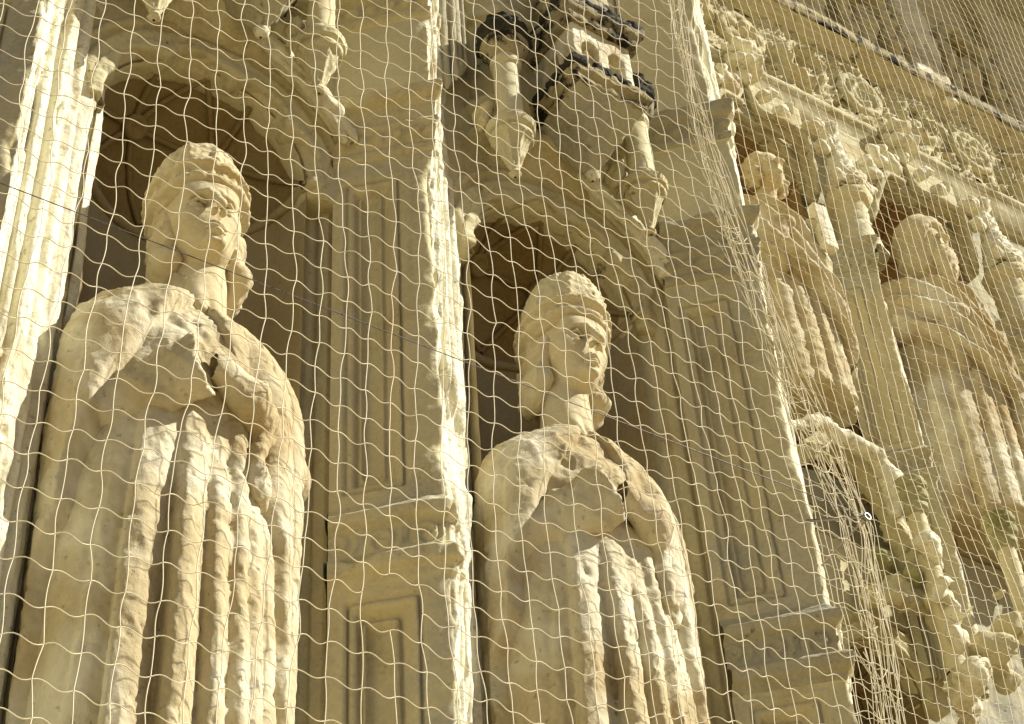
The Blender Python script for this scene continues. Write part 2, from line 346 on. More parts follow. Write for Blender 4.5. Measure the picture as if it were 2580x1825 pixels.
# ------------------------------------------------------------------ niches with ribbed vaults and cusped arches
ZS = 5.44
def make_niche(cx, yn, r, label, seed, ZS=5.455, zb=2.95, q_=1.0, mv=None, mn=None, hood_on=True, d=.40):
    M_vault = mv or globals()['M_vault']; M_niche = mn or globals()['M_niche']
    root = thing('niche', label, 'niche', (cx, yn, ZS), 'tall round headed statue niches')
    y0 = yn-.02
    a = np.linspace(-math.pi/2, math.pi/2, 70)
    z = np.linspace(zb, ZS, 200); A, Z = np.meshgrid(a, z, indexing='ij')
    q = 1+.006*fbm(A*4, Z*5, Z*0, 3, seed)
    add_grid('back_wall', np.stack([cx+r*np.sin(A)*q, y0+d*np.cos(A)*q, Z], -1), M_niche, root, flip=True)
    e = np.linspace(0, math.pi/2, 50); A, E_ = np.meshgrid(a, e, indexing='ij'); q = 1+.008*fbm(A*4, E_*6, A*0, 3, seed+1)
    def dome(az, el, k=1.0):
        return np.stack([cx+k*r*np.sin(az)*np.cos(el), y0+k*d*np.cos(az)*np.cos(el), ZS+k*r*1.02*np.sin(el)], -1)
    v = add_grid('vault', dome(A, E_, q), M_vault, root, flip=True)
    def tube_obj(nm, pts, rad, par, mat=M_vault, sides=7):
        V, F = tubes([pts], [rad], sides, (0.3, 1, 0.2)); V += .0016*np.stack([fbm(V[:, 0]*60, V[:, 1]*60, V[:, 2]*60, 2, seed+s) for s in (3, 4, 5)], -1)
        return add_mesh(nm, V, F, mat, par)
    tube_obj('impost_moulding', np.stack([cx+.985*r*np.sin(a), y0+.985*d*np.cos(a), a*0+ZS-.01], -1), .016, root, M_niche)
    R_ = math.radians
    b1 = (R_(-38), R_(44)); b2 = (R_(34), R_(44)); pts = {'b1': b1, 'b2': b2, 's0': (R_(-88), R_(3)), 's1': (R_(-52), R_(3)), 's2': (R_(-4), R_(3)), 's3': (R_(46), R_(3)), 's4': (R_(88), R_(3)), 't': (R_(0), R_(86)), 'tl': (R_(-80), R_(62)), 'tr': (R_(80), R_(62))}
    def slerp(p, q, n=22):
        f = lambda w: np.array([math.sin(w[0])*math.cos(w[1]), math.cos(w[0])*math.cos(w[1]), math.sin(w[1])])
        u, w = f(p), f(q); om = math.acos(np.clip(u.dot(w), -1, 1)); s = np.linspace(0, 1, n)[:, None]
        D = (np.sin((1-s)*om)*u+np.sin(s*om)*w)/math.sin(om)
        return np.stack([cx+.978*r*D[:, 0], y0+.978*d*D[:, 1], ZS+.978*r*1.02*D[:, 2]], -1)
    for p, q in (('b1','b2'),('b1','s0'),('b1','s1'),('b1','s2'),('b1','tl'),('b1','t'),('b2','s2'),('b2','s3'),('b2','s4'),('b2','tr'),('b2','t')):
        tube_obj('rib', slerp(pts[p], pts[q]), .0095, v)
    for b in (b1, b2):
        c = dome(np.array(b[0]), np.array(b[1]), .95)
        def f(P):
            n = nrm(np.array([cx, y0, ZS])-c); w = P-c; hgt = w@n; rad = np.linalg.norm(w-hgt[:, None]*n, axis=1)
            ring = np.sqrt((rad-.030)**2+(hgt-.004)**2)-.011; disc = np.maximum(rad-.032, np.abs(hgt)-.008)
            return smax(smin(ring, disc, .006), -(np.sqrt(rad**2+(hgt-.016)**2)-.013), .004)+.002*fbm(P[:, 0]*90, P[:, 1]*90, P[:, 2]*90, 2, seed)
        add_sdf('boss', f, c-.06, c+.06, .0045, M_vault, v)
    # moulded arch, cusps and hood
    def rho(P):
        x = P[:, 0]-cx; zz = P[:, 2]-ZS
        return np.where(zz > 0, np.sqrt(x*x+zz*zz), np.abs(x)), np.arctan2(np.maximum(zz, 0), x)
    def nz(P, s, am, oc=3): return am*fbm(P[:, 0]*s, P[:, 1]*s, P[:, 2]*s, oc, seed+7)
    yf = yn-.055
    def arch(P):
        R, ph = rho(P); y = P[:, 1]
        slab = np.maximum(np.abs(y-(yn+.01))-.05, np.maximum(np.abs(P[:, 0]-cx)-r-.16, np.abs(P[:, 2]-ZS-.28)-.50))
        ring = np.maximum(R-(r+.030+.085*sstep(-.02, .20, P[:, 2]-ZS)), np.maximum(yf-y, y-yn-.03))
        dd = smin(slab, ring, .012)
        ro = r-.004+np.clip(yn-y, 0, 1)*.55
        dd = smax(dd, ro-R, .006)
        for rr, yy, rad in ((r+.068, yf+.006, .012), (r+.112, yf+.012, .016)):
            dd = smin(dd, np.maximum(np.sqrt((R-rr)**2+(y-yy)**2)-rad, (ZS+.10-P[:, 2])*.5), .008)
        for rr, yy, rad in ((r+.090, yf+.002, .011),):
            dd = smax(dd, -(np.sqrt((R-rr)**2+(y-yy)**2)-rad), .006)
        dd = dd+nz(P, 30, .0028)+nz(P, 9, .0035, 2)
        return smax(dd, ZS-.05+.6*np.minimum(P[:, 1]-yn+.03, 0)*-1-P[:, 2], .006)
    add_sdf('arch', arch, (cx-r-.18, yf-.04, ZS-.24), (cx+r+.18, yn+.07, ZS+.82), .0078*q_, M_arch, root)
    def cusps(P):
        R, ph = rho(P); y = P[:, 1]
        dd = np.maximum(np.maximum(R-(r+.04), r-.085-R), np.abs(y-(yn-.015))-.016-.03*sstep(r-.06, r+.01, R))
        for g, rad in ((16, .135), (58, .128), (98, .128), (140, .13), (176, .12)):
            c = np.array([math.cos(math.radians(g)), math.sin(math.radians(g))])*(r-.108)
            dd = smax(dd, -(np.sqrt((P[:, 0]-cx-c[0])**2+(P[:, 2]-ZS-c[1])**2)-rad+.01*(seed % 3)/3), .008)
        dd = np.maximum(dd, ZS-.02-P[:, 2])
        return dd+nz(P, 26, .006)
    add_sdf('cusp_fringe', cusps, (cx-r-.06, yn-.08, ZS-.06), (cx+r+.06, yn+.04, ZS+r+.06), .006*q_, M_arch, root)
    def hood(P):
        R, ph = rho(P); y = P[:, 1]
        Rh = r+.138+.085*np.exp(-((ph-math.pi/2)/.26)**2)
        q = np.maximum(np.abs(R-Rh)-.017*sstep(.10, .24, P[:, 2]-ZS), np.maximum(yn-.125-y, y-yn))
        q = smax(q, (R-Rh)*.7-(y-(yn-.125))*.5-.012, .008)
        q = smin(q, np.sqrt((R-Rh+.028)**2+(y-(yn-.100))**2)-.014, .01)
        q = smax(smax(q, ZS+.15-P[:, 2], .01), cx-.06-P[:, 0], .02)
        return q*.85+nz(P, 30, .004)+nz(P, 9, .005, 2)
    if hood_on: add_sdf('hood_mould', hood, (cx-r-.22, yn-.25, ZS), (cx+r+.22, yn+.02, ZS+r+.33), .0075, M_edge, root)
    return root
make_niche(1.240, 3.12, .315, 'left niche with star ribbed vault around the larger mitred statue', 100)
make_niche(2.390, 3.10, .302, 'second niche with star ribbed vault around the statue beside the grey edged pier', 200)
# ------------------------------------------------------------------ statues
def ridge(th, c, w): return np.exp(-((th-c)/w)**2)
def pipes(th, folds):
    """parabolic pipe folds joined at sharp valleys: folds = (centre, half width, height)"""
    f = None
    for c, w, am in folds:
        dl = th-c; q = am*(1-(dl/np.where(dl < 0, w*.85, w*1.9))**2); f = q if f is None else np.maximum(f, q)
    return np.maximum(f, -.030)
def make_bishop(cx, cy, zc, label, seed, tilt=0.0, turn=0.0, cap=1.0, S=.82, hx=0.0, lift=0.0, back=0.0):
    """standing mitred figure in a cope, front towards -y; zc = height of the chin"""
    root = thing('statue', label, 'statue', (cx, cy, zc-1.75), 'mitred stone statues in the niches')
    O = np.array([cx, cy, zc]); R_ = math.radians; SC = np.array([S, S, 1.0])
    rs = np.random.RandomState(seed)
    def loc(P): return (P-O)/SC
    def er(P, s=1.0):
        n = fbm(P[:, 0]*17, P[:, 1]*17, P[:, 2]*14, 4, seed)
        return s*(.0009*n+.0017*fbm(P[:, 0]*85, P[:, 1]*85, P[:, 2]*60, 2, seed+5)+.004*sstep(.45, .85, n)*(.5+.5*vnoise(P[:, 0]*110, P[:, 1]*110, P[:, 2]*110, seed)))
    def ern(d, P, q):
        m = np.abs(d) < .022; d = d.copy(); d[m] += er(P[m], q[m] if isinstance(q, np.ndarray) else q); return d
    FR = [(c+rs.uniform(-2.5, 2.5), w, am, sl+rs.uniform(-.05, .05)) for c, w, am, sl in ((-140, 13, .030, .05), (-120, 11, .026, .30), (-102, 10, .020, .42), (-86, 9, .020, .50), (-70, 9, .018, .50), (-56, 7, .022, .36), (-43, 9, .072, .08), (-16, 9, .074, .04), (8, 8, .060, .0), (24, 7, .052, -.03), (36, 7, .042, -.06), (48, 9, .038, -.10), (68, 10, .036, -.12), (92, 13, .034, -.1))]
    def robe(P):
        p = loc(P); th = np.arctan2(p[:, 0], -p[:, 1]); z = p[:, 2]
        a = np.interp(z, [-1.9, -1.3, -.8, -.54, -.33, -.22, -.13], [.315, .300, .285, .285, .265, .185, .06])
        b = np.interp(z, [-1.9, -1.3, -.8, -.54, -.33, -.22, -.13], [.255, .235, .212, .205, .180, .130, .05])
        rb = 1/np.sqrt((np.sin(th)/a)**2+(np.cos(th)/b)**2)
        w = .04*fbm(z*1.6, z*0, z*0+seed, 2, seed)
        F = pipes(th, [(R_(c)+w+sl*(z+.75)*.6, R_(wd)*(1+.25*(z+1)), am*sstep(-.36-.12*(k % 3), -.95, z)+.006) for k, (c, wd, am, sl) in enumerate(FR)])
        F = .72*F*sstep(-.30, -.62, z)
        F = F+.010*np.abs(np.sin(z*26+2.4*np.cos(th*1.3)+seed))*sstep(-.12, -.25, z)*sstep(-.66, -.50, z)
        d = (np.hypot(p[:, 0], p[:, 1])-(rb+F))*.55*S
        return ern(np.maximum(d, z-.02), P, .8+.7*sstep(-.95, -.5, th)*sstep(1.3, .6, th))
    add_sdf('robe', robe, O+(-.36, -.33, -1.72), O+(.36, .28, .05), .0066, M_stat, root, slack=1.8)
    def cope(P):
        p = loc(P); th = np.arctan2(p[:, 0], -p[:, 1]); z = p[:, 2]-lift*sstep(0, -.22, p[:, 0]+.3*p[:, 1])*sstep(-.45, -.3, p[:, 2])-back*sstep(-.10, .14, p[:, 1])*sstep(-.5, -.3, p[:, 2]); rr = np.hypot(p[:, 0], p[:, 1])
        zk = [-1.9, -1.2, -.8, -.54, -.40, -.31, -.25, -.205, -.165, -.12]
        a = np.interp(z, zk, [.34, .34, .348, .356, .346, .318, .272, .205, .135, .07])
        b = np.interp(z, zk, [.25, .24, .232, .228, .220, .205, .182, .150, .110, .06])
        rb = 1/np.sqrt((np.sin(th)/a)**2+(np.cos(th)/b)**2)
        up = sstep(-.46, -.20, z)
        s = np.hypot(p[:, 0]*.9, p[:, 1])
        f = .015*(1-np.abs(np.sin(s*58+th*1.6+1.2*np.sin(th*3)+seed))**.7)*sstep(-.44, -.26, z)*(.45+.55*np.cos(th*1.3+.9))
        f = f+(1-up)*pipes(th, [(R_(c)+.22*(z+.6)*math.copysign(1, -c), R_(w), am) for c, w, am in ((-150, 16, .03), (-122, 13, .030), (-103, 9, .026), (-88, 8, .022), (-74, 8, .026), (52, 9, .026), (70, 10, .03), (92, 13, .03), (118, 14, .03))])
        rb = rb+f
        d = (rr-rb)*.55*S
        eL = np.interp(z, [-1.9, -.95, -.82, -.70, -.55, -.42, -.30, -.16, -.05, .05], [-96, -92, -80, -74, -66, -54, -40, -15, -3, 0])+2.2*np.sin(z*23+seed)
        eR = np.interp(z, [-1.9, -.95, -.70, -.55, -.42, -.28, -.16, -.05, .05], [66, 58, 46, 40, 24, 14, 6, 3, 0])+2.2*np.sin(z*27+seed*2)
        th_d = np.degrees(th)
        cut = np.minimum(th_d-eL, eR-th_d)
        d = smax(d, np.radians(cut)*rr*.8*S, .006)
        return ern(np.maximum(d, z+.06), P, 1.1)
    add_sdf('cope', cope, O+(-.38, -.30, -1.72), O+(.38, .28, .09), .0066, M_stat, root, slack=1.8)
    def sleeve_r(P):
        p = loc(P)
        A = np.array([-.275, -.03, -.56]); Bq = np.array([-.060, -.262, -.46])
        d = sd_cap(p, (-.23, .02, -.33), A, .080, .095)
        n = nrm(Bq-A); s_ = (p-A)@n
        w = p-A-s_[:, None]*n
        up = np.array([0, 0, 1.0])-n*n[2]; up = nrm(up); v = w@up; h = np.abs(w@np.cross(n, up))
        L = np.linalg.norm(Bq-A)
        # flat-sided hanging sleeve, square broken end
        ht = .078+.016*sstep(0, L, s_); low = v+.022
        fa = np.maximum(np.maximum(np.hypot(h/ .062, low/ht)-1, 0)*.06+np.minimum(np.hypot(h/.062, low/ht)-1, 0)*.06, np.maximum(s_-L-.012*fbm(p[:, 0]*20, p[:, 1]*20, p[:, 2]*20, 3, seed), -s_-.03))
        d = smin(d, fa, .03)
        d = smax(d, -sd_cap(p, Bq-n*.02+np.array([0, 0, -.045]), Bq+n*.06+np.array([0, 0, -.045]), .034), .008)
        d = d-.008*(1-np.abs(np.sin(s_*24+v*16+seed))**.6)
        return ern(d*.7*S, P, 1.0)
    add_sdf('sleeve', sleeve_r, O+(-.36, -.34, -.76), O+(.09, .13, -.08), .0062, M_stat, root, slack=1.5)
    def sleeve_l(P):
        p = loc(P)
        A = np.array([.305, -.02, -.57]); Bq = np.array([.110, -.235, -.52])
        d = sd_cap(p, (.225, .02, -.33), A, .080, .088)
        d = smin(d, sd_cap(p, A, Bq, .084, .055), .03)
        # bunched cloth drawn across to the middle
        d = smin(d, sd_cap(p, Bq, (-.005, -.262, -.475), .052, .036), .03)
        q = p-A; n = nrm(Bq-A); s_ = q@n; sd = nrm(np.array([n[1], -n[0], 0])); h = q@sd
        zz = p[:, 2]
        # open mouth of the sleeve hanging as a loop with a ragged lower edge
        lp = np.hypot((s_-.155)/.85, (zz+.655)*.80)-.082
        rag = .010*fbm(p[:, 0]*24, p[:, 1]*24, zz*24, 3, seed)
        loop = np.hypot(lp, h+.012)-(.030-.10*np.maximum(-.70-zz, 0)*.6)+rag
        d = smin(d, loop, .022)
        d = smin(d, sd_cap(p, A+(Bq-A)*.30+np.array([0, -.01, -.16]), A+(Bq-A)*.36+np.array([0, -.01, -.235]), .026, .006), .02)
        d = d-.007*(1-np.abs(np.sin(s_*34+zz*9+seed))**.6)
        return ern(d*.7*S, P, 1.0)
    add_sdf('sleeve', sleeve_l, O+(-.02, -.33, -.86), O+(.36, .13, -.08), .0062, M_stat, root, slack=1.5)
    # ---- head
    H = O+np.array([0.0+hx, -.030, .150])
    def hl(P):
        q = rot_axis(P, O+np.array([hx, .02, -.03]), 'Y', tilt); q = rot_axis(q, H, 'Z', turn); return q-H
    def mir(p): q = p.copy(); q[:, 0] = np.abs(q[:, 0]); return q
    def head(P):
        p = hl(P); m = mir(p)
        d = sd_ell(p, (0, .030, .050), (.098, .118, .130))
        d = smin(d, sd_ell(p, (0, -.014, -.056), (.072, .086, .092)), .045)
        d = smin(d, sd_ell(m, (.050, -.048, -.020), (.032, .036, .040)), .035)
        d = smin(d, sd_ell(p, (0, -.090, -.118), (.028, .022, .020)), .022)
        d = smin(d, sd_ell(p, (0, -.076, .058), (.074, .028, .040)), .04)
        d = smin(d, sd_cap(m, (.015, -.106, .040), (.070, -.068, .036), .011, .008), .008)
        d = smax(d, -sd_ell(m, (.041, -.112, .008), (.032, .042, .027)), .005)
        d = smin(d, sd_ell(m, (.042, -.072, .000), (.022, .022, .0160)), .0015)
        d = smin(d, sd_cap(m, (.021, -.089, .013), (.042, -.094, .019), .0050, .0056), .0015); d = smin(d, sd_cap(m, (.042, -.094, .019), (.064, -.074, .010), .0056, .0046), .0015)
        d = smin(d, sd_cap(m, (.022, -.090, -.012), (.042, -.093, -.017), .0046, .0050), .0015); d = smin(d, sd_cap(m, (.042, -.093, -.017), (.062, -.076, -.010), .0050, .0040), .0015)
        d = smin(d, sd_cap(p, (0, -.106, .034), (0, -.146, -.036), .0092, .0135), .008)
        d = smin(d, sd_ell(m, (.012, -.120, -.043), (.0100, .014, .0090)), .005)
        d = smax(d, -sd_ell(m, (.008, -.130, -.053), (.0045, .009, .006)), .003)
        d = smin(d, sd_cap(m, (.0, -.115, -.078), (.026, -.100, -.082), .0090, .005), .004)
        d = smin(d, sd_cap(m, (.0, -.112, -.098), (.022, -.099, -.094), .0105, .005), .004)
        d = smax(d, -sd_cap(m, (.0, -.124, -.0880), (.030, -.102, -.0880), .0046, .003), .003)
        d = smax(d, -sd_ell(p, (0, -.120, -.114), (.024, .016, .009)), .006)
        w = P-O-np.array([hx, 0, 0]); nk = sd_cap(w, (0, .012, -.24), (0, .004, .06), .082, .066)
        nk = smin(nk, sd_cap(mir(w), (.045, .01, .04), (.015, -.072, -.17), .016, .014), .02)
        d = smin(d, nk, .008)
        return ern(d, P, .22)
    add_sdf('head', head, H+(-.15, -.19, -.34), H+(.15, .19, .20), .0031, M_head, root)
    def hair(P):
        p = hl(P); m = mir(p)
        d = sd_ell(m, (.076, .050, .030), (.034, .066, .080))
        d = smin(d, sd_ell(m, (.086, .038, -.050), (.032, .052, .060)), .030)
        d = smin(d, sd_ell(m, (.096, .040, -.118), (.036, .058, .046)), .026)
        d = smin(d, sd_ell(m, (.086, .070, -.165), (.032, .046, .032)), .022)
        d = smin(d, sd_ell(p, (0, .110, -.03), (.092, .042, .130)), .03)
        # locks sweep down and back from the temple, then curl under
        u = p[:, 1]*.86+p[:, 2]*.50+.016*np.sin(p[:, 2]*46+p[:, 1]*18+seed)
        d = d-.0085*(1-np.abs(np.sin(u*66+m[:, 0]*30))**.55)-.0035*(1-np.abs(np.sin(u*170))**.6)
        d = d-.005*np.sin(p[:, 2]*58+p[:, 1]*25+seed)
        return ern(d*.65, P, .8)
    add_sdf('hair', hair, H+(-.17, -.11, -.24), H+(.17, .18, .16), .0044, M_head, root, slack=1.5)
    top = .250*cap
    def mitre(P):
        p = hl(P); z = p[:, 2]-.072+(p[:, 1])*.20
        th = np.arctan2(p[:, 0], -(p[:, 1]-.030))
        rr = np.hypot(p[:, 0]/.92, (p[:, 1]-.030))
        zz = z/top
        prof = np.interp(zz, [-.15, 0, .16, .34, .52, .68, .80, .90, .97, 1.0], [.116, .127, .134, .134, .127, .112, .092, .066, .036, .012])
        d = np.maximum((rr-prof)*.72, (z-top)*.9)
        d = np.maximum(d, -.020-z)
        band = np.exp(-((z-.002)/.013)**4)+.9*np.exp(-((z-.048)/.010)**4)
        d = d-.015*band
        ver = sum(np.exp(-((th-R_(c))/R_(4.0))**2) for c in (-70, -26, 6, 30, 56, 84, 112))
        d = d-.009*ver*sstep(.055, .070, z)*(.65+.35*np.sin(z*190+th*5))*np.clip(1.15-zz, 0, 1)
        d = d-.004*np.exp(-((z-.025)/.010)**4)*(np.cos(th*24) > .1)
        hole = sstep(.15, .6, fbm(p[:, 0]*19, p[:, 1]*19, p[:, 2]*19, 3, seed+2))
        d = d+.008*hole*sstep(.10, .22, z)+.03*sstep(.74, 1.0, zz)*sstep(-.2, .5, fbm(p[:, 0]*26, p[:, 1]*26, p[:, 2]*26, 2, seed+6))
        return ern(d*.8, P, 1.2)
    add_sdf('mitre', mitre, H+(-.18, -.18, .0), H+(.18, .21, .40), .0046, M_head, root, slack=1.4)
    return root
make_bishop(1.215, 3.045, 4.862, 'larger looking mitred statue with a broken right forearm in the left niche', 3, tilt=math.radians(-6), turn=math.radians(-6), hx=.022, lift=.055, cap=.90, back=.10)
make_bishop(2.355, 3.035, 4.915, 'mitred statue in the second niche beside the grey edged pier', 8, tilt=math.radians(3), turn=math.radians(1), cap=1.12, back=.05)
# ------------------------------------------------------------------ projecting canopies over the niches
def copy_tree(o, loc, parent=None, label=None, mats=None):
    c = o.copy(); COL.objects.link(c); c.parent = parent
    if parent is None: c.location = loc
    if label: c['label'] = label
    for ch in list(o.children): copy_tree(ch, None, c)
    return c
def lathe(name, c, prof, mat, parent, sides=44, flute=None, noise=.003, seed=0, step=.005):
    zs = []; rs = []
    for (z0, r0), (z1, r1) in zip(prof[:-1], prof[1:]):
        n = max(1, int(math.hypot(z1-z0, r1-r0)/step)); t = np.arange(n)/n; zs.append(z0+(z1-z0)*t); rs.append(r0+(r1-r0)*t)
    zs = np.append(np.concatenate(zs), prof[-1][0]); rs = np.append(np.concatenate(rs), prof[-1][1])
    th = np.linspace(0, 2*np.pi, sides+1); TH, Z = np.meshgrid(th, zs, indexing='ij'); R = np.broadcast_to(rs, TH.shape).copy()
    if flute is not None: R = R*flute(TH, Z)
    n = noise*fbm(np.cos(TH)*R*40+c[0]*9, np.sin(TH)*R*40, Z*40, 3, seed)
    R = np.maximum(R+n*np.minimum(1, R/.02), .0005)
    return add_grid(name, np.stack([c[0]+R*np.cos(TH), c[1]+R*np.sin(TH), Z], -1), mat, parent)
def noise3(P, s, am, oc=3, seed=0): return am*fbm(P[:, 0]*s, P[:, 1]*s, P[:, 2]*s, oc, seed)
def turret(c, label, seed):
    root = thing('turret', label, 'turret', (c[0], c[1], 5.64), 'small hanging turrets of the canopies')
    fl = lambda TH, Z: 1-.16*np.abs(np.sin(TH*4))*((Z > 5.655) & (Z < 5.778))
    lathe('corbel', c, [(5.618,.004),(5.630,.018),(5.645,.012),(5.660,.018),(5.735,.044),(5.772,.060),(5.776,.067),(5.792,.068),(5.796,.058),(5.806,.060),(5.810,.074),(5.832,.079),(5.838,.070),(5.850,.060),(5.868,.058),(5.872,.050),(5.886,.043)], M_arch, root, 64, fl, .003, seed)
    lathe('shaft', c, [(5.886,.043),(6.128,.041),(6.131,.050),(6.148,.052),(6.152,.046),(6.160,.048)], M_cream, root, 40, None, .0018, seed)
    lathe('crown', c, [(6.160,.048),(6.176,.056),(6.205,.072),(6.235,.080)], M_lich, root, 44, None, .004, seed)
    lathe('cresting', c, [(6.235,.080),(6.243,.087),(6.262,.088),(6.268,.078),(6.275,.080),(6.288,.086),(6.300,.080),(6.306,.070),(6.330,.062),(6.338,.068),(6.350,.060),(6.360,.040),(6.372,.012)], M_black, root, 64, lambda TH, Z: 1+.07*np.sin(TH*9+(Z > 6.3)*1.5)*(Z > 6.24), .006, seed)
    # carved leaves that spring from the back of the shaft
    for sx in (-1, 1):
        q = np.array([c[0]+sx*.062, c[1]+.055, 5.93])
        def f(P):
            d = sd_ell(P, q, (.022, .05, .035)); d = smin(d, sd_ell(P, q+np.array([sx*.006, -.01, -.05]), (.016, .03, .03)), .012)
            return d+noise3(P, 50, .008, 2, seed)
        add_sdf('leaf', f, q-.1, q+.1, .0065, M_arch, root)
    return root
def aedicule(cx, label, seed):
    root = thing('canopy_house', label, 'canopy', (cx, 2.85, 5.86), 'little stone houses crowning the canopies')
    yf = 2.742
    def body(P):
        d = sd_box(P, (cx, 2.87, 6.19), (.116, yf+.128-2.742+.0, .13), .004)
        for sx in (-.052, .052):
            w = np.minimum(np.maximum(np.abs(P[:, 0]-cx-sx)-.030, np.abs(P[:, 2]-6.145)-.075), np.hypot(P[:, 0]-cx-sx, P[:, 2]-6.218)-.030)
            d = smax(d, -np.maximum(w, P[:, 1]-yf-.042), .003)
            d = np.minimum(d, np.maximum(np.hypot(P[:, 0]-cx-sx, P[:, 1]-yf-.022)-.007, np.abs(P[:, 2]-6.15)-.075) if sx < 0 else d)
        w = np.minimum(np.maximum(np.abs(P[:, 1]-2.87)-.040, np.abs(P[:, 2]-6.145)-.075), np.hypot(P[:, 1]-2.87, P[:, 2]-6.218)-.040)
        d = smax(d, -np.maximum(w, np.abs(P[:, 0]-cx+.13)-.045), .003)
        return d+noise3(P, 40, .0022, 2, seed)
    add_sdf('house_wall', body, (cx-.14, 2.72, 6.04), (cx+.14, 3.02, 6.34), .0052, M_edge, root)
    def ledge(z0, z1, o):
        def f(P):
            g = np.interp(P[:, 2], [z0, z0+.4*(z1-z0), z0+.5*(z1-z0), z1], [.018, .022, .034, .038])+o
            d = np.maximum(np.maximum(np.abs(P[:, 0]-cx)-.116-g, np.abs(P[:, 1]-2.87)-.128-g), np.maximum(z0-P[:, 2], P[:, 2]-z1))
            return d*.9+noise3(P, 34, .005, 3, seed+1)
        return f
    l1 = add_sdf('sill_ledge', ledge(6.000, 6.062, 0), (cx-.19, 2.66, 5.98), (cx+.19, 3.06, 6.09), .0062, M_lich, root)
    l2 = add_sdf('roof_ledge', ledge(6.312, 6.395, .004), (cx-.20, 2.65, 6.29), (cx+.20, 3.07, 6.42), .0062, M_lich, root)
    rs = np.random.RandomState(seed)
    for par, zz in ((l1, 6.074), (l2, 6.412)):
        for k in range(4):
            for side in ((cx-.125+k*.084, 2.722), (cx-.142, 2.75+k*.075)):
                q = np.array([side[0]+rs.uniform(-.008, .008), side[1], zz])
                w = np.array([.034, .020, .016+.006*rs.rand()]) if side[1] == 2.722 else np.array([.018, .030, .018])
                f = lambda P: np.maximum(sd_box(P, q, w, .008)+noise3(P, 45, .007, 3, seed+k), 0)*1.0+np.minimum(sd_box(P, q, w, .008)+noise3(P, 45, .007, 3, seed+k), 0)
                add_sdf('crenel', f, q-w-.02, q+w+.02, .0065, M_black, par)
    def pend(P):
        t = np.clip((6.004-P[:, 2])/.165, 0, 1.2); g = (1-t)**.85
        c0 = cx+.045*t; c1 = 2.87+.06*t
        d = np.maximum(np.maximum(np.abs(P[:, 0]-c0)-.128*np.maximum(g, .03), np.abs(P[:, 1]-c1)-.140*np.maximum(g, .03)), np.maximum(P[:, 2]-6.004, 5.842-P[:, 2]))
        d = d-.006*np.maximum(0, np.cos((P[:, 0]-c0)/(.02+.128*g)*6))*(t > .1)
        return d*.7+noise3(P, 34, .004, 3, seed+4)
    add_sdf('pendant', pend, (cx-.16, 2.69, 5.82), (cx+.18, 3.05, 6.02), .0062, M_greyw, root, slack=1.4)
    lathe('pendant_knob', (cx+.046, 2.93), [(5.815,.004),(5.825,.018),(5.842,.024),(5.856,.016),(5.862,.026),(5.872,.020)], M_edge, root, 28, None, .003, seed)
    V, F = box_faces((cx-.105, 2.765, 6.395), (cx+.105, 2.985, 6.80)); V = np.array(V); V[4:, :2] = (V[4:, :2]-np.array([cx, 2.875]))*.72+np.array([cx, 2.875])
    add_mesh('roof', V, F, M_lich, root, False)
    return root
def drum(cx, label, seed):
    root = thing('canopy_drum', label, 'canopy', (cx, 3.0, 5.9), 'moulded canopy bodies over the niches')
    def plan(P): return np.maximum(np.maximum(np.abs(P[:, 0]-cx)-.300, 2.955-P[:, 1]), (np.abs(P[:, 0]-cx)*.8+(3.085-P[:, 1])*.6)-.265)
    def f(P):
        g = np.interp(P[:, 2], [5.86, 5.93, 5.935, 5.965, 5.97, 6.055, 6.06, 6.075, 6.10, 6.105, 6.5, 6.51, 6.55, 6.56, 8], [-.11, -.030, -.012, -.008, -.026, -.022, -.004, .006, -.002, -.030, -.030, -.005, .0, -.045, -.05])
        d = np.maximum(plan(P)-g-.018, np.maximum(5.855-P[:, 2], P[:, 1]-3.10))
        return d*.7+noise3(P, 24, .005, 3, seed)
    add_sdf('drum', f, (cx-.33, 2.90, 5.83), (cx+.33, 3.12, 7.05), .0085, M_arch, root, slack=1.5)
    return root
t1 = turret((2.145, 2.895), 'turret with black domed crown left of the little windowed house', 5)
t2 = turret((2.640, 2.885), 'hanging turret with sunlit shaft right of the little windowed house', 6)
h1 = aedicule(2.425, 'little windowed stone house with black crenels above the second niche', 7)
d1 = drum(2.405, 'moulded canopy body behind the little windowed house', 8)
copy_tree(t2, (2.640-1.150, 2.905, 5.64), label='hanging turret with sunlit shaft above right of the larger looking statue')
copy_tree(t1, (2.145-1.160, 2.905, 5.64), label='hanging turret above left of the larger looking statue')
copy_tree(h1, (2.425-1.150, 2.87, 5.86), label='carved house canopy at the top edge above the left niche')
copy_tree(d1, (2.405-1.150, 3.02, 5.9), label='mossy canopy body above the arch of the left niche')
# slender attached shafts beside the middle pier
cs = thing('attached_shaft', 'slender bundled shaft with curled leaf beside the middle pier top', 'shaft', (1.985, 2.985, 6.0))
for k, (dx, dy, r) in enumerate(((0, 0, .014), (.030, -.012, .010), (.052, .004, .016), (.078, .000, .007))):
    lathe('roll', (1.975+dx, 2.985+dy), [(6.02+.05*k, .002), (6.06+.05*k, r*1.5), (6.09+.05*k, r), (7.6, r)], M_greyw, cs, 14, None, .002, k, .02)
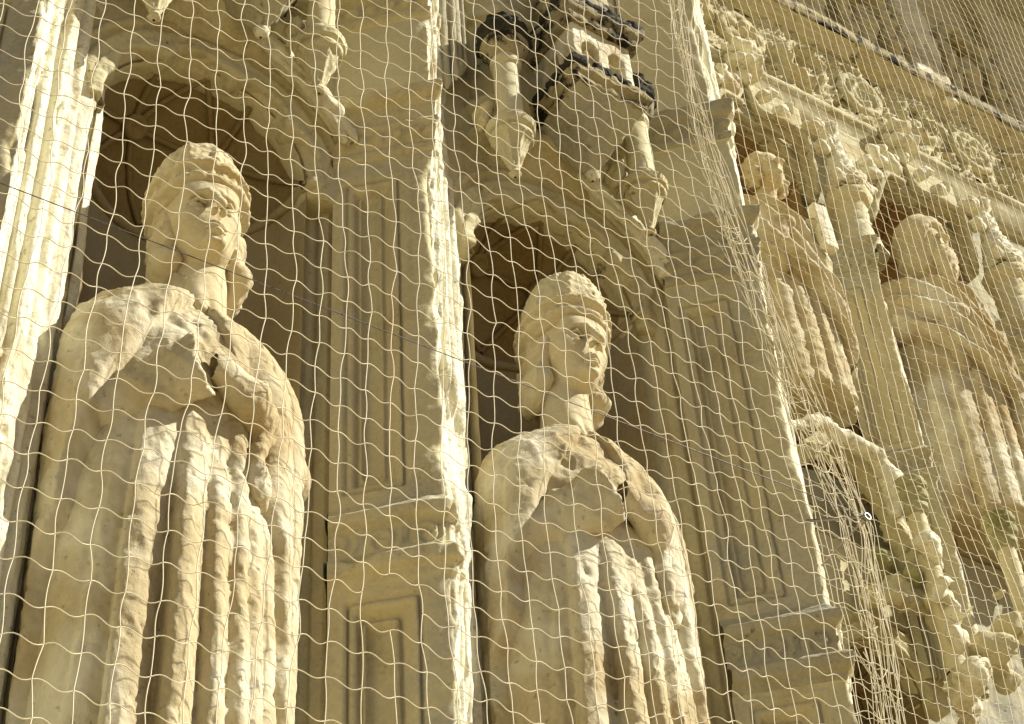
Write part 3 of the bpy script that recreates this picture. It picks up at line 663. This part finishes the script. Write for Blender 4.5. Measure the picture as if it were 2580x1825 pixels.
# ------------------------------------------------------------------ farther facade: entablature
def at(px, py, Y):
    d = RW.T@np.array([px-1290.0, 912.5-py, -FPX]); return CAM+d*(Y/d[1])
far = thing('facade_wall', 'shaded cream facade wall beyond the grey edged pier', 'wall', (6.5, 5.2, 0))
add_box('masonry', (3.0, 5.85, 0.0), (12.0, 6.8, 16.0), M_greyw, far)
def wallpatch(x0, x1, z0, z1, y, mat, nx, nz, am=.006, nm='wall_face'):
    X, Z = np.meshgrid(np.linspace(x0, x1, nx), np.linspace(z0, z1, nz), indexing='ij')
    return add_grid(nm, np.stack([X, y-am*fbm(X*6, Z*6, X*0, 4, 77), Z], -1), mat, far)
wallpatch(3.1, 10.5, 11.40, 15.5, 5.05, M_cream, 160, 90, .02)
ent = thing('entablature', 'long shaded entablature with rosette frieze under a dark lichened cornice', 'entablature', (6.5, 5.0, 10.9))
def extrude_x(nm, prof, x0, x1, mat, n=420, am=.006, seed=0):
    prof = np.array(prof); x = np.linspace(x0, x1, n); X = np.repeat(x[:, None], len(prof), 1)
    Yp = np.broadcast_to(prof[:, 0], X.shape); Zp = np.broadcast_to(prof[:, 1], X.shape)
    k = am*fbm(X*9, Zp*9, Yp*9, 4, seed); k2 = am*fbm(X*9+40, Zp*9, Yp*9, 4, seed+3)
    return add_grid(nm, np.stack([X, Yp+k, Zp+k2], -1), mat, ent, flip=True)
extrude_x('cornice', [(5.10, 11.54), (4.845, 11.48), (4.83, 11.46), (4.83, 11.36), (4.845, 11.345)], 3.2, 10.5, M_lich)
extrude_x('cornice_soffit', [(4.845, 11.345), (4.875, 11.34), (4.88, 11.315), (4.91, 11.31), (4.915, 11.28), (4.95, 11.275), (4.985, 11.255)], 3.2, 10.5, M_arch)
# frieze with scrolling leaves and drilled hollows
X, Z = np.meshgrid(np.arange(3.3, 9.6, .0135), np.arange(10.60, 11.27, .0135), indexing='ij')
CEN = [x for x in np.arange(3.55, 9.6, 1.02)]
h = .018*fbm(X*7, Z*7, X*0, 3, 41)+.030*np.abs(fbm(X*11+3*np.sin(Z*9), Z*11, X*0, 3, 42))
dm = np.min([np.hypot(X-c, Z-10.94) for c in CEN], axis=0)
dl = np.min([np.hypot(X-c-.51, Z-10.94) for c in CEN], axis=0)
h = 1.5*h+.06*np.exp(-((dl-.16)/.035)**2)+.05*np.exp(-(dl/.06)**2)
h -= .09*sstep(.25, .6, fbm(X*13, Z*13, X*0, 2, 43))
h = np.where(dm < .2, h*.25, h)
add_grid('frieze', np.stack([X, 4.985-h, Z], -1), M_arch, ent)
for i, c in enumerate(CEN):
    q = np.array([c, 4.96, 10.94])
    def f(P):
        r = np.hypot(P[:, 0]-q[0], P[:, 2]-q[2]); a = np.arctan2(P[:, 2]-q[2], P[:, 0]-q[0]); y = P[:, 1]-q[1]
        d = np.sqrt((r-.165)**2+y**2)-.030
        d = np.minimum(d, np.maximum(r-.165, np.abs(y-.02)-.02))
        d = smin(d, np.sqrt((r-.095-.010*np.cos(a*5))**2+(y+.006)**2)-.030-.012*np.cos(a*5), .02)
        d = smin(d, np.sqrt(r**2+(y+.012)**2)-.038, .01)
        for k in range(5):
            w = a+0; cxk = np.cos(k*2*np.pi/5+.6)*.058; czk = np.sin(k*2*np.pi/5+.6)*.058
            d = smax(d, -(np.sqrt((P[:, 0]-q[0]-cxk)**2+(P[:, 2]-q[2]-czk)**2+(y+.04)**2)-.028), .006)
        return d*.9+noise3(P, 24, .010, 3, 50+i)
    add_sdf('medallion', f, q-(.22, .09, .22), q+(.22, .07, .22), .0125, M_arch, ent)
extrude_x('architrave', [(4.985, 10.64), (4.955, 10.63), (4.945, 10.60), (4.945, 10.57), (4.965, 10.56), (4.965, 10.46), (4.972, 10.45), (4.972, 10.36), (4.985, 10.35), (4.985, 10.28), (5.03, 10.27)], 3.2, 10.5, M_arch)
for x0, x1, z0, z1 in ((3.1, 5.06, 6.6, 10.3), (5.78, 6.33, 6.6, 10.3), (7.11, 10.5, 6.6, 10.3), (5.06, 5.78, 10.20, 10.3), (6.33, 7.11, 10.20, 10.3), (5.06, 5.78, 6.6, 7.3), (6.33, 7.11, 6.6, 7.1),
                       (3.1, 5.21, 2.0, 6.61), (5.67, 10.5, 2.0, 6.61), (5.21, 5.67, 6.40, 6.61)):
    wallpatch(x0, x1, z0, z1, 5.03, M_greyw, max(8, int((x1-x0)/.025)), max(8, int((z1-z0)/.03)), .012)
# ------------------------------------------------------------------ farther facade: piers, niches, saints
OFF = np.array([2.905, 1.84, 3.06])
def shift_pier(dx, dz, label, lim=None):
    c = copy_tree(pier2, (2.985+OFF[0]+dx, 2.80+OFF[1], dz), label=label)
    for ch in list(c.children):
        if ch.name.split('.')[0] in ('upper_block', 'upper_cornice', 'top_block', 'niche_jamb'):
            for g in list(ch.children): bpy.data.objects.remove(g)
            bpy.data.objects.remove(ch)
    return c
shift_pier(0, 3.06, 'far pier with long sunlit edge between the two farther saints')
shift_pier(1.30, 3.06, 'farthest pier cut by the right edge of the picture')
shift_pier(.08, -.42, 'lower far pier below the long sunlit edge', None)
def ogee(cx, yb, z0, w, ht, label, seed):
    """crocketed ogee gable with a leafy finial"""
    root = thing('ogee_canopy', label, 'canopy', (cx, yb, z0), 'crocketed ogee canopies over the farther saints')
    t = np.linspace(0, 1, 15)
    px = w*(1-t)**1.0*(1-.30*np.sin(np.pi*t)**2*np.where(t > .45, 1, -.75)); pz = ht*(t+.10*np.sin(2*np.pi*t))
    yy = yb-.10*np.sin(np.pi*np.minimum(t*1.3, 1))-.06
    for sx in (-1, 1):
        pts = np.stack([cx+sx*px, yy, z0+pz], -1)
        def f(P):
            d = 1e3
            for i in range(len(pts)-1): d = np.minimum(d, sd_cap(P, pts[i], pts[i+1], .026, .026))
            d2 = 1e3
            for i in range(len(pts)-1): d2 = np.minimum(d2, sd_cap(P, pts[i]+np.array([sx*.025, .07, .02]), pts[i+1]+np.array([sx*.025, .07, .02]), .042, .042))
            d = smin(d, d2, .02); d = smax(d, -(np.abs(d-.0)-0)-.5, .01)
            return d+noise3(P, 14, .008, 3, seed+sx)
        lo = pts.min(0)-.16; hi = pts.max(0)+(.16, .24, .16)
        limb = add_sdf('gable_limb', f, lo, hi, .013, M_arch, root)
        for k in (3, 6, 9, 12):
            q = pts[k]+np.array([sx*.075, -.03, .055])
            def g(P):
                d = sd_ell(P, q, (.062, .045, .040)); d = smin(d, sd_ell(P, q+np.array([sx*.055, -.02, .045]), (.040, .035, .045)), .02)
                d = smax(d, -sd_ell(P, q+np.array([sx*.045, -.05, .0]), (.025, .03, .022)), .01)
                return d+noise3(P, 20, .020, 3, seed+k)
            add_sdf('crocket', g, q-.15, q+.15, .0125, M_edge, limb)
    q = np.array([cx, yb-.09, z0+ht])
    def fin(P):
        d = sd_cap(P, q-np.array([0, 0, .08]), q+np.array([0, 0, .34]), .034, .022)
        for k in range(6):
            a = k*np.pi/3; d = smin(d, sd_ell(P, q+np.array([.085*math.cos(a), .085*math.sin(a), .06+.02*(k % 2)]), (.055, .055, .045)), .025)
        for k in range(5):
            a = k*2*np.pi/5+.4; d = smin(d, sd_ell(P, q+np.array([.060*math.cos(a), .060*math.sin(a), .235]), (.042, .042, .040)), .02)
        return d+noise3(P, 16, .024, 3, seed+30)
    add_sdf('finial', fin, q-(.2, .2, .14), q+(.2, .2, .42), .0125, M_edge, root)
    return root
make_niche(5.42, 4.98, .36, 'far niche stained orange behind the curly haired saint', 300, 9.60, 7.2, 1.9, M_rust, M_rust, False, .72)
make_niche(6.72, 4.98, .39, 'far niche with dark hollow behind the hooded bearded saint', 310, 9.60, 7.0, 1.9, M_rust, M_rust, False, .72)
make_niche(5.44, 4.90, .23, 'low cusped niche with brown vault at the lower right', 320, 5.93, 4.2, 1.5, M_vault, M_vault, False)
og1 = ogee(5.42, 4.95, 9.50, .43, .80, 'crocketed ogee canopy over the curly haired saint', 400)
copy_tree(og1, (6.72, 4.95, 9.50), label='crocketed ogee canopy over the hooded bearded saint')
def make_saint(cx, cy, zb, ht, label, seed, kind):
    """robed standing figure, front towards -y, zb = foot, ht = total height"""
    root = thing('statue', label, 'statue', (cx, cy, zb), 'farther stone saints')
    k = ht/1.75; O = np.array([cx, cy, zb]); R_ = math.radians
    rs = np.random.RandomState(seed); ph = rs.uniform(0, 6, 8)
    def loc(P): return (P-O)/k
    def er(P, a=1.0): return a*(noise3(P, 14, .0022, 4, seed)+noise3(P, 45, .0035, 2, seed+3))
    def body(p):
        th = np.arctan2(p[:, 0], -p[:, 1]); z = p[:, 2]
        a = np.interp(z, [0, .3, .8, 1.1, 1.34, 1.44, 1.5], [.24, .235, .24, .245, .22, .12, .06]); b = np.interp(z, [0, .3, .8, 1.1, 1.34, 1.44, 1.5], [.20, .19, .18, .170, .125, .08, .05])
        rb = 1/np.sqrt((np.sin(th)/a)**2+(np.cos(th)/b)**2)
        F = pipes(th, [(R_(c)+.30*(z-.6)*math.sin(ph[i % 8])+.1, R_(13), .045*sstep(1.15, .5, z)+.008) for i, c in enumerate(range(-150, 160, 25))])
        F = F+.022*(1-np.abs(np.sin(z*9+th*1.6+ph[0]))**.6)*sstep(.45, .7, z)
        d = (np.hypot(p[:, 0], p[:, 1])-rb-F)*.55*k
        return np.maximum(np.maximum(d, (z-1.48)*k), -z*k)
    def robe(P): return body(loc(P))+er(P)
    add_sdf('robe', robe, O+np.array((-.36, -.34, -.02))*k, O+np.array((.36, .30, 1.55))*k, .0125, M_stat, root, slack=1.7)
    def arms(P):
        p = loc(P)
        d = sd_cap(p, (-.20, 0, 1.34), (-.26, -.05, 1.06), .075, .075); d = smin(d, sd_cap(p, (-.26, -.05, 1.06), (-.06, -.22, 1.12), .070, .045), .03)
        d = smin(d, smin(sd_cap(p, (.20, 0, 1.34), (.27, -.04, 1.05), .075, .075), sd_cap(p, (.27, -.04, 1.05), (.12, -.23, 1.18 if kind == 'curly' else 1.02), .070, .045), .03), .02)
        d = smin(d, sd_cap(p, (-.10, -.20, 1.10), (-.12, -.19, .78), .05, .03), .04)
        d = smin(d, sd_cap(p, (.20, -.16, 1.02), (.22, -.15, .60), .05, .02), .04)
        return (d-.010*(1-np.abs(np.sin(p[:, 2]*30+p[:, 0]*22))**.6))*.75*k+er(P)
    add_sdf('sleeves', arms, O+np.array((-.40, -.34, .5))*k, O+np.array((.40, .14, 1.50))*k, .0125, M_stat, root, slack=1.4)
    H = O+np.array([0, -.115, 1.66])*k
    def head(P):
        p = (P-H)/k; m = p.copy(); m[:, 0] = np.abs(m[:, 0])
        d = sd_ell(p, (0, .02, .03), (.080, .098, .115)); d = smin(d, sd_ell(p, (0, -.02, -.06), (.062, .070, .075)), .04)
        d = smin(d, sd_cap(p, (0, -.09, .03), (0, -.118, -.025), .010, .016), .012)
        d = smax(d, -sd_ell(m, (.033, -.095, .012), (.020, .02, .014)), .01)
        d = smin(d, sd_ell(m, (.033, -.074, .010), (.015, .012, .011)), .004)
        d = smin(d, sd_cap(p, (-.016, -.090, -.070), (.016, -.090, -.070), .009, .009), .008)
        d = smin(d, sd_cap(p, (0, .08, -.24), (0, .01, 0), .064, .056), .02)
        return d*k+er(P, .35)
    add_sdf('head', head, H+np.array((-.14, -.16, -.2))*k, H+np.array((.14, .16, .17))*k, .0085, M_head, root)
    if kind == 'curly':
        def hair(P):
            p = (P-H)/k; d = sd_ell(p, (0, .035, .05), (.108, .110, .115)); d = np.maximum(d, -(p[:, 1]+.055-.6*np.maximum(p[:, 2]-.06, 0)))
            d = smin(d, np.minimum(sd_ell(p, (-.09, .03, -.05), (.045, .06, .08)), sd_ell(p, (.09, .03, -.05), (.045, .06, .08))), .02)
            d = d-.014*np.sin(p[:, 0]*75+ph[1])*np.sin(p[:, 1]*75)*np.sin(p[:, 2]*75+ph[2])-.006*np.sin(p[:, 2]*130)
            return d*.6*k+er(P, .6)
        add_sdf('hair', hair, H+np.array((-.17, -.12, -.18))*k, H+np.array((.17, .20, .22))*k, .0095, M_head, root, slack=1.5)
        def staff(P):
            p = loc(P); d = sd_box(rot_axis(p, (.16, -.26, 1.16), 'Y', -.06), (.16, -.26, 1.16), (.050, .030, .16), .006); return d*k+er(P, .5)
        add_sdf('book', staff, O+np.array((.02, -.34, .92))*k, O+np.array((.30, -.16, 1.40))*k, .010, M_edge, root)
        def mantle(P):
            p = loc(P); u = (p[:, 0]+.02)*.80+(p[:, 2]-1.02)*.60; th = np.arctan2(p[:, 0], -p[:, 1])
            d = body(p)-(.030+.012*np.cos(u*58+.9*np.sin(p[:, 2]*9)))*k
            return np.maximum(np.maximum(d, (np.abs(u)-.20)*.8*k), np.maximum((np.abs(th-.3)-1.7)*.2, (p[:, 2]-1.36)*k))+er(P, 1.0)
        add_sdf('mantle', mantle, O+np.array((-.40, -.38, .3))*k, O+np.array((.42, .32, 1.52))*k, .0120, M_stat, root, slack=1.7)
    else:
        def hoodf(P):
            p = (P-H)/k
            d = sd_ell(p, (0, .04, .075), (.128, .130, .150)); d = smin(d, sd_ell(p, (0, .06, -.08), (.125, .11, .12)), .04)
            d = smax(d, -sd_ell(p, (0, -.115, -.01), (.080, .10, .125)), .012)
            d = d-.008*(1-np.abs(np.sin(p[:, 2]*38+p[:, 1]*30))**.6)
            return d*.85*k+er(P, .8)
        add_sdf('hood', hoodf, H+np.array((-.18, -.16, -.24))*k, H+np.array((.18, .22, .26))*k, .011, M_head, root)
        def beard(P):
            p = (P-H)/k; d = sd_ell(p, (0, -.075, -.135), (.062, .045, .090)); d = smin(d, sd_ell(p, (0, -.07, -.23), (.040, .035, .06)), .03)
            return (d-.010*(1-np.abs(np.sin(p[:, 0]*95+6*np.sin(p[:, 2]*22)))**.6))*.75*k+er(P, .5)
        add_sdf('beard', beard, H+np.array((-.11, -.17, -.34))*k, H+np.array((.11, .02, -.02))*k, .0095, M_head, root, slack=1.3)
        def mantle(P):
            p = loc(P); u = (p[:, 0]-.04)*.70+(p[:, 2]-1.05)*.72; th = np.arctan2(p[:, 0], -p[:, 1])
            d = body(p)-(.034+.014*np.cos(u*52+.9*np.sin(p[:, 0]*12)))*k
            d2 = np.maximum(body(p)-(.030+.012*np.cos(th*16+p[:, 2]*4))*k, np.maximum(.42-th, th-1.5)*.2*k)
            return np.minimum(np.maximum(np.maximum(d, (np.abs(u)-.24)*.8*k), np.maximum((np.abs(th-.2)-1.8)*.2, (p[:, 2]-1.38)*k)), np.maximum(d2, (p[:, 2]-1.40)*k))+er(P, 1.2)
        add_sdf('mantle', mantle, O+np.array((-.42, -.38, .0))*k, O+np.array((.44, .32, 1.52))*k, .0130, M_stat, root, slack=1.7)
    return root
make_saint(5.30, 4.86, 7.50, 1.81, 'curly haired saint holding a book in the orange stained far niche', 61, 'curly')
make_saint(6.53, 4.88, 7.13, 2.19, 'large hooded bearded saint behind fine netting at the right', 67, 'hood')
# pinnacles on the far piers
def pinnacle(c, z0, label, seed):
    root = thing('pinnacle', label, 'pinnacle', (c[0], c[1], z0), 'gabled pinnacles on the far piers')
    lathe('shaft', c, [(z0, .15), (z0+.05, .15), (z0+.07, .105), (z0+.42, .10), (z0+.44, .14), (z0+.50, .15), (z0+.53, .11)], M_cream, root, 8, None, .012, seed, .02)
    lathe('spirelet', c, [(z0+.53, .115), (z0+.70, .085), (z0+1.08, .030), (z0+1.12, .055), (z0+1.18, .05), (z0+1.24, .008)], M_edge, root, 24, lambda TH, Z: 1+.22*np.abs(np.cos(TH*2))*np.abs(np.sin(Z*17)), .016, seed, .02)
    def shell(P):
        q = P-np.array([c[0]+.0, c[1]-.13, z0+.56]); r = np.hypot(q[:, 0], q[:, 2]); a = np.arctan2(q[:, 0], q[:, 2])
        d = np.maximum(np.maximum(r-.15-.012*np.cos(a*9), np.abs(q[:, 1]-.3*r)-.020), -q[:, 2]-.03); return d*.8-.006*np.cos(a*9)+noise3(P, 20, .012, 3, seed)
    add_sdf('shell', shell, np.array([c[0]-.2, c[1]-.2, z0+.48]), np.array([c[0]+.2, c[1]+.0, z0+.76]), .0115, M_edge, root)
    return root
pn = pinnacle((5.99, 4.80), 8.90, 'shell topped pinnacle between the two far niches', 71)
copy_tree(pn, (7.29, 4.80, 8.90), label='pinnacle at the right edge beside the hooded saint')
# lower tier: broken segmental hood, mossy colonnettes, drooping consoles
def console(name, label, pts, radii, mat, h, seed, am=.012, group=None, frill=.0):
    pts = [np.array(p) for p in pts]
    def f(P):
        d = 1e3
        for i in range(len(pts)-1): d = np.minimum(d, sd_cap(P, pts[i], pts[i+1], radii[i], radii[i+1]))
        return d+noise3(P, 16, am, 4, seed)+noise3(P, 45, am*.4, 2, seed+1)-frill*np.abs(np.sin(P[:, 0]*45+P[:, 2]*45))
    lo = np.min([p-r for p, r in zip(pts, radii)], 0)-.05; hi = np.max([p+r for p, r in zip(pts, radii)], 0)+.05
    return add_sdf(name, f, lo, hi, h, mat, None)
A4 = 4.62
tag(console('segmental_hood', '', [at(1985, 1075, A4), at(2060, 1062, A4), at(2140, 1110, A4), at(2215, 1160, A4), at(2250, 1215, A4), at(2262, 1290, A4)], [.030, .040, .045, .052, .058, .040], M_edge, .0105, 81, .014), 'broken sunlit segmental hood below the curly haired saint', 'hood moulding')
tag(console('inner_hood', '', [at(2010, 1150, A4+.12), at(2080, 1120, A4+.12), at(2150, 1145, A4+.12), at(2200, 1200, A4+.12), at(2260, 1330, A4+.12), at(2330, 1480, A4+.05), at(2400, 1610, A4)], [.045, .060, .070, .075, .070, .065, .06], M_arch, .0115, 83, .020), 'mossy curved gable running down right of the net bracket', 'gable moulding')
tag(console('ledge_fragment', '', [at(2190, 1500, A4+.1), at(2260, 1490, A4+.05), at(2320, 1520, A4+.05), at(2345, 1480, A4+.1)], [.045, .065, .065, .04], M_arch, .0105, 85, .024), 'crumbling sunlit ledge above the low cusped niche', 'ledge')
def cluster(label, pxs, Y, r, mat, seed):
    cs = [at(px, py, Y+.05*math.sin(i*2.1)) for i, (px, py) in enumerate(pxs)]
    def f(P):
        d = 1e3
        for i, c in enumerate(cs):
            rr = r*(.75+.35*math.sin(i*1.7+seed)); e = sd_ell(P, c, (rr, rr*1.1, rr*.8)); e = smax(e, -sd_ell(P, c+np.array([rr*.3, -rr, rr*.1]), (rr*.35, rr*.6, rr*.3)), .015); d = smin(d, e, .075) if i else e
        return d+noise3(P, 11, .030, 4, seed)+noise3(P, 40, .007, 2, seed+2)
    lo = np.min(cs, 0)-r*1.6; hi = np.max(cs, 0)+r*1.6
    return tag(add_sdf('broken_scroll', f, lo, hi, .0125, mat), label, 'carving', 'broken scrolls at the lower right')
cluster('crumbling scroll hanging beside the mossy ringed colonnette', [(2330, 1370), (2350, 1430), (2375, 1490), (2400, 1545)], 4.52, .075, M_edge, 3)
cluster('broken scroll at the foot of the curved gable near the bottom right', [(2405, 1600), (2425, 1660), (2450, 1705), (2440, 1760)], 4.50, .070, M_edge, 4)
cluster('worn leaf scrolls under the farthest colonnette', [(2520, 1500), (2545, 1580), (2500, 1640), (2540, 1720)], 4.55, .090, M_arch, 5)
cluster('rough fragment right of the grey edged pier base', [(2215, 1385), (2240, 1430), (2290, 1455)], 4.66, .070, M_moss, 6)
def colonnette(c, z0, z1, label, seed):
    root = thing('colonnette', label, 'colonnette', (c[0], c[1], z0), 'mossy ringed colonnettes')
    r = .046
    lathe('shaft', c, [(z0, r*1.1), (z0+.35, r), (z0+.36, r*1.45), (z0+.41, r*1.5), (z0+.42, r), (z1-.22, r)], M_cream, root, 24, None, .004, seed, .02)
    lathe('ringed_capital', c, [(z1-.22, r), (z1-.20, r*1.4), (z1-.165, r*1.45), (z1-.16, r*1.15), (z1-.145, r*1.2), (z1-.13, r*1.65), (z1-.095, r*1.7), (z1-.09, r*1.3), (z1-.075, r*1.35), (z1-.06, r*1.8), (z1-.02, r*1.75), (z1, r*1.0)], M_moss, root, 28, None, .010, seed, .008)
    lathe('pendant', c, [(z0-.30, .01), (z0-.24, r*.8), (z0-.16, r*1.2), (z0-.06, r*1.5), (z0, r*1.1)], M_edge, root, 20, lambda TH, Z: 1+.18*np.sin(TH*5+Z*20), .02, seed, .012)
    return root
q = at(2290, 1225, 4.56); cl = colonnette((q[0], q[1]), q[2]-1.06, q[2]+.03, 'colonnette with green mossy rings right of the net bracket', 91)
q2 = at(2510, 1300, 4.56); copy_tree(cl, (q2[0], q2[1], q2[2]-1.09), label='colonnette with mossy rings near the right edge')
# upper storey: shaded wall with pilaster strips, blind recesses and an unseen deep cornice added to shade it
up = thing('upper_storey', 'shaded upper storey wall with pale slab and dark recess above the cornice', 'wall', (6.5, 5.0, 11.5))
b0 = at(2392, 222, 4.86); b1 = at(2318, 15, 4.86)
def slab(P):
    t = np.clip((P[:, 2]-b0[2])/(b1[2]-b0[2]), 0, 1.6); d = np.maximum(np.maximum(np.abs(P[:, 0]-b0[0]+.14)-.16, np.abs(P[:, 1]-5.0)-.14), b0[2]-.16-P[:, 2])
    return d*.8+noise3(P, 9, .016, 4, 95)
add_sdf('pilaster', slab, (b0[0]-.45, 4.80, b0[2]-.2), (b0[0]+.15, 5.2, b1[2]+1.6), .018, M_edge, up)
for k, dx in enumerate((-1.15, .95)):
    f = lambda P: np.maximum(np.maximum(np.abs(P[:, 0]-b0[0]-dx)-.13, np.abs(P[:, 1]-5.02)-.10), b0[2]-.16-P[:, 2])*.8+noise3(P, 9, .02, 4, 97+k)
    add_sdf('pilaster', f, (b0[0]+dx-.3, 4.86, b0[2]-.2), (b0[0]+dx+.3, 5.2, b1[2]+1.6), .02, M_arch, up)
for k, (dx, zz) in enumerate(((-.62, .55), (.42, .62), (-1.75, .5))):
    c = np.array([b0[0]+dx, 5.0, b0[2]+zz])
    def f(P):
        r = np.hypot(P[:, 0]-c[0], np.maximum(P[:, 2]-c[2]-.15, 0)); w = np.where(P[:, 2] > c[2]+.15, r, np.abs(P[:, 0]-c[0]))
        d = np.maximum(np.abs(w-.22)-.045, np.abs(P[:, 1]-4.98)-.09); d = np.maximum(d, c[2]-.5-P[:, 2])
        d = smin(d, sd_ell(P, c+np.array([0, -.03, -.15]), (.10, .10, .26)), .03)
        return d*.85+noise3(P, 12, .03, 4, 101+k)
    add_sdf('carved_recess', f, c-(.32, .16, .55), c+(.32, .14, .48), .018, M_arch, up)
def extr(nm, prof, mat):
    prof = np.array(prof); x = np.linspace(3.2, 12, 160); X = np.repeat(x[:, None], len(prof), 1); Yp = np.broadcast_to(prof[:, 0], X.shape); Zp = np.broadcast_to(prof[:, 1], X.shape)
    k = .012*fbm(X*7, Zp*7, Yp*7, 3, 5); add_grid(nm, np.stack([X, Yp+k, Zp+k], -1), mat, up, flip=True)
extr('shading_cornice', [(5.1, 14.7), (2.95, 14.45), (2.93, 14.25), (3.05, 14.2), (3.15, 14.05), (4.45, 14.0), (4.5, 13.8), (4.8, 13.75), (4.85, 13.5), (5.06, 13.45)], M_greyw)  # added out of view, projects far outward to keep sun off wall and frieze
# ------------------------------------------------------------------ protective netting
def make_net(label, Y, x0, x1, z0, z1, cx_, cz_, rad, seed, sides, sub, wav, keep=None, amp=1.0):
    root = thing('netting', label, 'netting', (x0, Y, z0))
    rs = np.random.RandomState(seed)
    nx = int((x1-x0)/cx_)+1; nz = int((z1-z0)/cz_)+1
    I, J = np.meshgrid(np.arange(nx), np.arange(nz), indexing='ij')
    KX = x0+I*cx_+rs.normal(0, .0028, I.shape)*amp+.0018*amp*((-1.0)**J)+.018*fbm(I*.13, J*.11, I*0, 2, seed)
    KZ = z0+J*cz_+rs.normal(0, .0032, I.shape)*amp+.026*fbm(I*.12, J*.13, I*0, 2, seed+2)
    KY = Y+wav*fbm(I*.10, J*.10, I*0, 2, seed+4)
    K = np.stack([KX, KY, KZ], -1)
    s = np.linspace(0, 1, sub)[:, None]
    polys = []; rad_ = []
    for i in range(nx):
        for j in range(nz):
            if keep is not None and not keep(K[i, j]): continue
            if i+1 < nx and (keep is None or keep(K[i+1, j])):
                a, b = K[i, j], K[i+1, j]; p = a+(b-a)*s
                am = amp*(.0048+.0022*rs.rand())*cx_/.07; sg = amp*.004*rs.rand()
                p[:, 2] += (am*np.sin(2*np.pi*s)-sg*np.sin(np.pi*s))[:, 0]; p[:, 1] += (.004*np.sin(np.pi*s))[:, 0]*rs.normal()
                polys.append(p); rad_.append(rad)
            if j+1 < nz and (keep is None or keep(K[i, j+1])):
                a, b = K[i, j], K[i, j+1]; p = a+(b-a)*s
                p[:, 0] += ((.0016*amp*(-1)**j+.0014*rs.normal())*np.sin(np.pi*s))[:, 0]
                polys.append(p); rad_.append(rad)
    V, F = tubes(polys, rad_, sides, (0, 1, 0.001)); add_mesh('twine', V, F, M_twine, root)
    # knots: small octahedra, slightly thicker than the twine
    O8 = np.array([(1,0,0),(-1,0,0),(0,1,0),(0,-1,0),(0,0,1),(0,0,-1)], float)*rad*1.75
    T8 = np.array([(0,2,4),(2,1,4),(1,3,4),(3,0,4),(2,0,5),(1,2,5),(3,1,5),(0,3,5)])
    kk = np.array([k for k in K.reshape(-1, 3) if keep is None or keep(k)])
    V = (kk[:, None]+O8[None]).reshape(-1, 3); F = (T8[None]+(np.arange(len(kk))*6)[:, None, None]).reshape(-1, 3)
    add_mesh('knots', V, F, M_knot, root)
    return root
NY = 2.645
# right hand border of the near net follows the corner of the grey edged pier
bz = [at(px, py, NY) for px, py in ((1700, -200), (1735, 60), (1800, 330), (1880, 560), (2010, 900), (2195, 1300), (2250, 1600), (2300, 1950))]
BZ = np.array([b[2] for b in bz])[::-1]; BX = np.array([b[0] for b in bz])[::-1]
keep1 = lambda k: k[0] < np.interp(k[2], BZ, BX)+.02 and not (1.50 < k[0] < 1.62 and 3.70 < k[2] < 3.80)
net1 = make_net('coarse cream twine netting stretched across the two mitred statues', NY, .26, 3.4, 2.95, 8.0, .0720, .0790, .00115, 5, 5, 9, .03, keep1)
# gathered slack along the border
rs = np.random.RandomState(4); polys = []
for k in range(15):
    zz = np.linspace(8.0, 3.1, 150); x = np.interp(zz, BZ, BX)
    spread = np.interp(zz, [3.1, 4.4, 4.7, 5.4, 6.2, 7.0, 8.0], [.035, .045, .06, .05, .022, .035, .06])
    o = rs.uniform(-1, 1)
    x = x+spread*(o+.55*fbm(zz*2.2, zz*0+k*3.3, zz*0, 3, k)); y = NY+.03+.05*rs.rand()+.02*fbm(zz*3, zz*0+k, zz*0, 2, k+50)
    zz = zz+.01*fbm(zz*9, zz*0+k, zz*0, 2, k+9)
    polys.append(np.stack([x, y, zz], -1))
for k in range(46):
    z = rs.uniform(3.2, 7.6); x = np.interp(z, BZ, BX); s = np.linspace(0, 1, 14); w = rs.uniform(.06, .14)
    polys.append(np.stack([x-w*.6+w*s, NY+.03+.05*rs.rand()+0*s, z-.10*(s-.5)*rs.uniform(-.3, 1.6)-.04*np.sin(np.pi*s)*rs.uniform(.2, 1.6)], -1))
V, F = tubes(polys, [.0015]*len(polys), 4, (0, 1, 0.001)); add_mesh('gathered_edge', V, F, M_twine, net1)
make_net('fine mesh netting over the farther facade beyond the grey edged pier', 4.33, 3.3, 9.2, 4.3, 13.4, .0705, .0890, .0015, 9, 3, 5, .03, None, .75)
# support wire and its bracket
w0 = at(-60, 438, NY+.02); w1 = np.array([at(2185, 1303, NY+.02)[0], NY+.02, w0[2]])
V, F = tubes([w0+(w1-w0)*np.linspace(0, 1, 40)[:, None]], [.0013], 6, (0, 1, 0.001)); tag(add_mesh('support_wire', V, F, M_wire), 'taut dark wire crossing behind the coarse netting', 'wire')
br = thing('net_bracket', 'steel eye bracket with two rods holding the wire beside the grey edged pier', 'bracket', tuple(w1))
r1 = at(2030, 1313, NY+.14); r2 = at(2070, 1425, NY+.20)
for nm, e, r in (('rod', r1, .0045), ('rod', r2, .0030)):
    V, F = tubes([w1+(e-w1)*np.linspace(0, 1, 12)[:, None]], [r], 7, (0, 0.2, 1)); add_mesh(nm, V, F, M_steel, br)
a = np.linspace(0, 2*np.pi, 20); V, F = tubes([np.stack([w1[0]+.010*np.cos(a), w1[1]+0*a, w1[2]+.010*np.sin(a)], -1)], [.0042], 6, (0, 1, 0)); add_mesh('eye', V, F, M_steel, br)
V, F = tubes([w1+(r2-w1)*np.linspace(.06, .2, 5)[:, None]], [.0075], 7, (0, .2, 1)); add_mesh('clamp', V, F, M_steel, br)
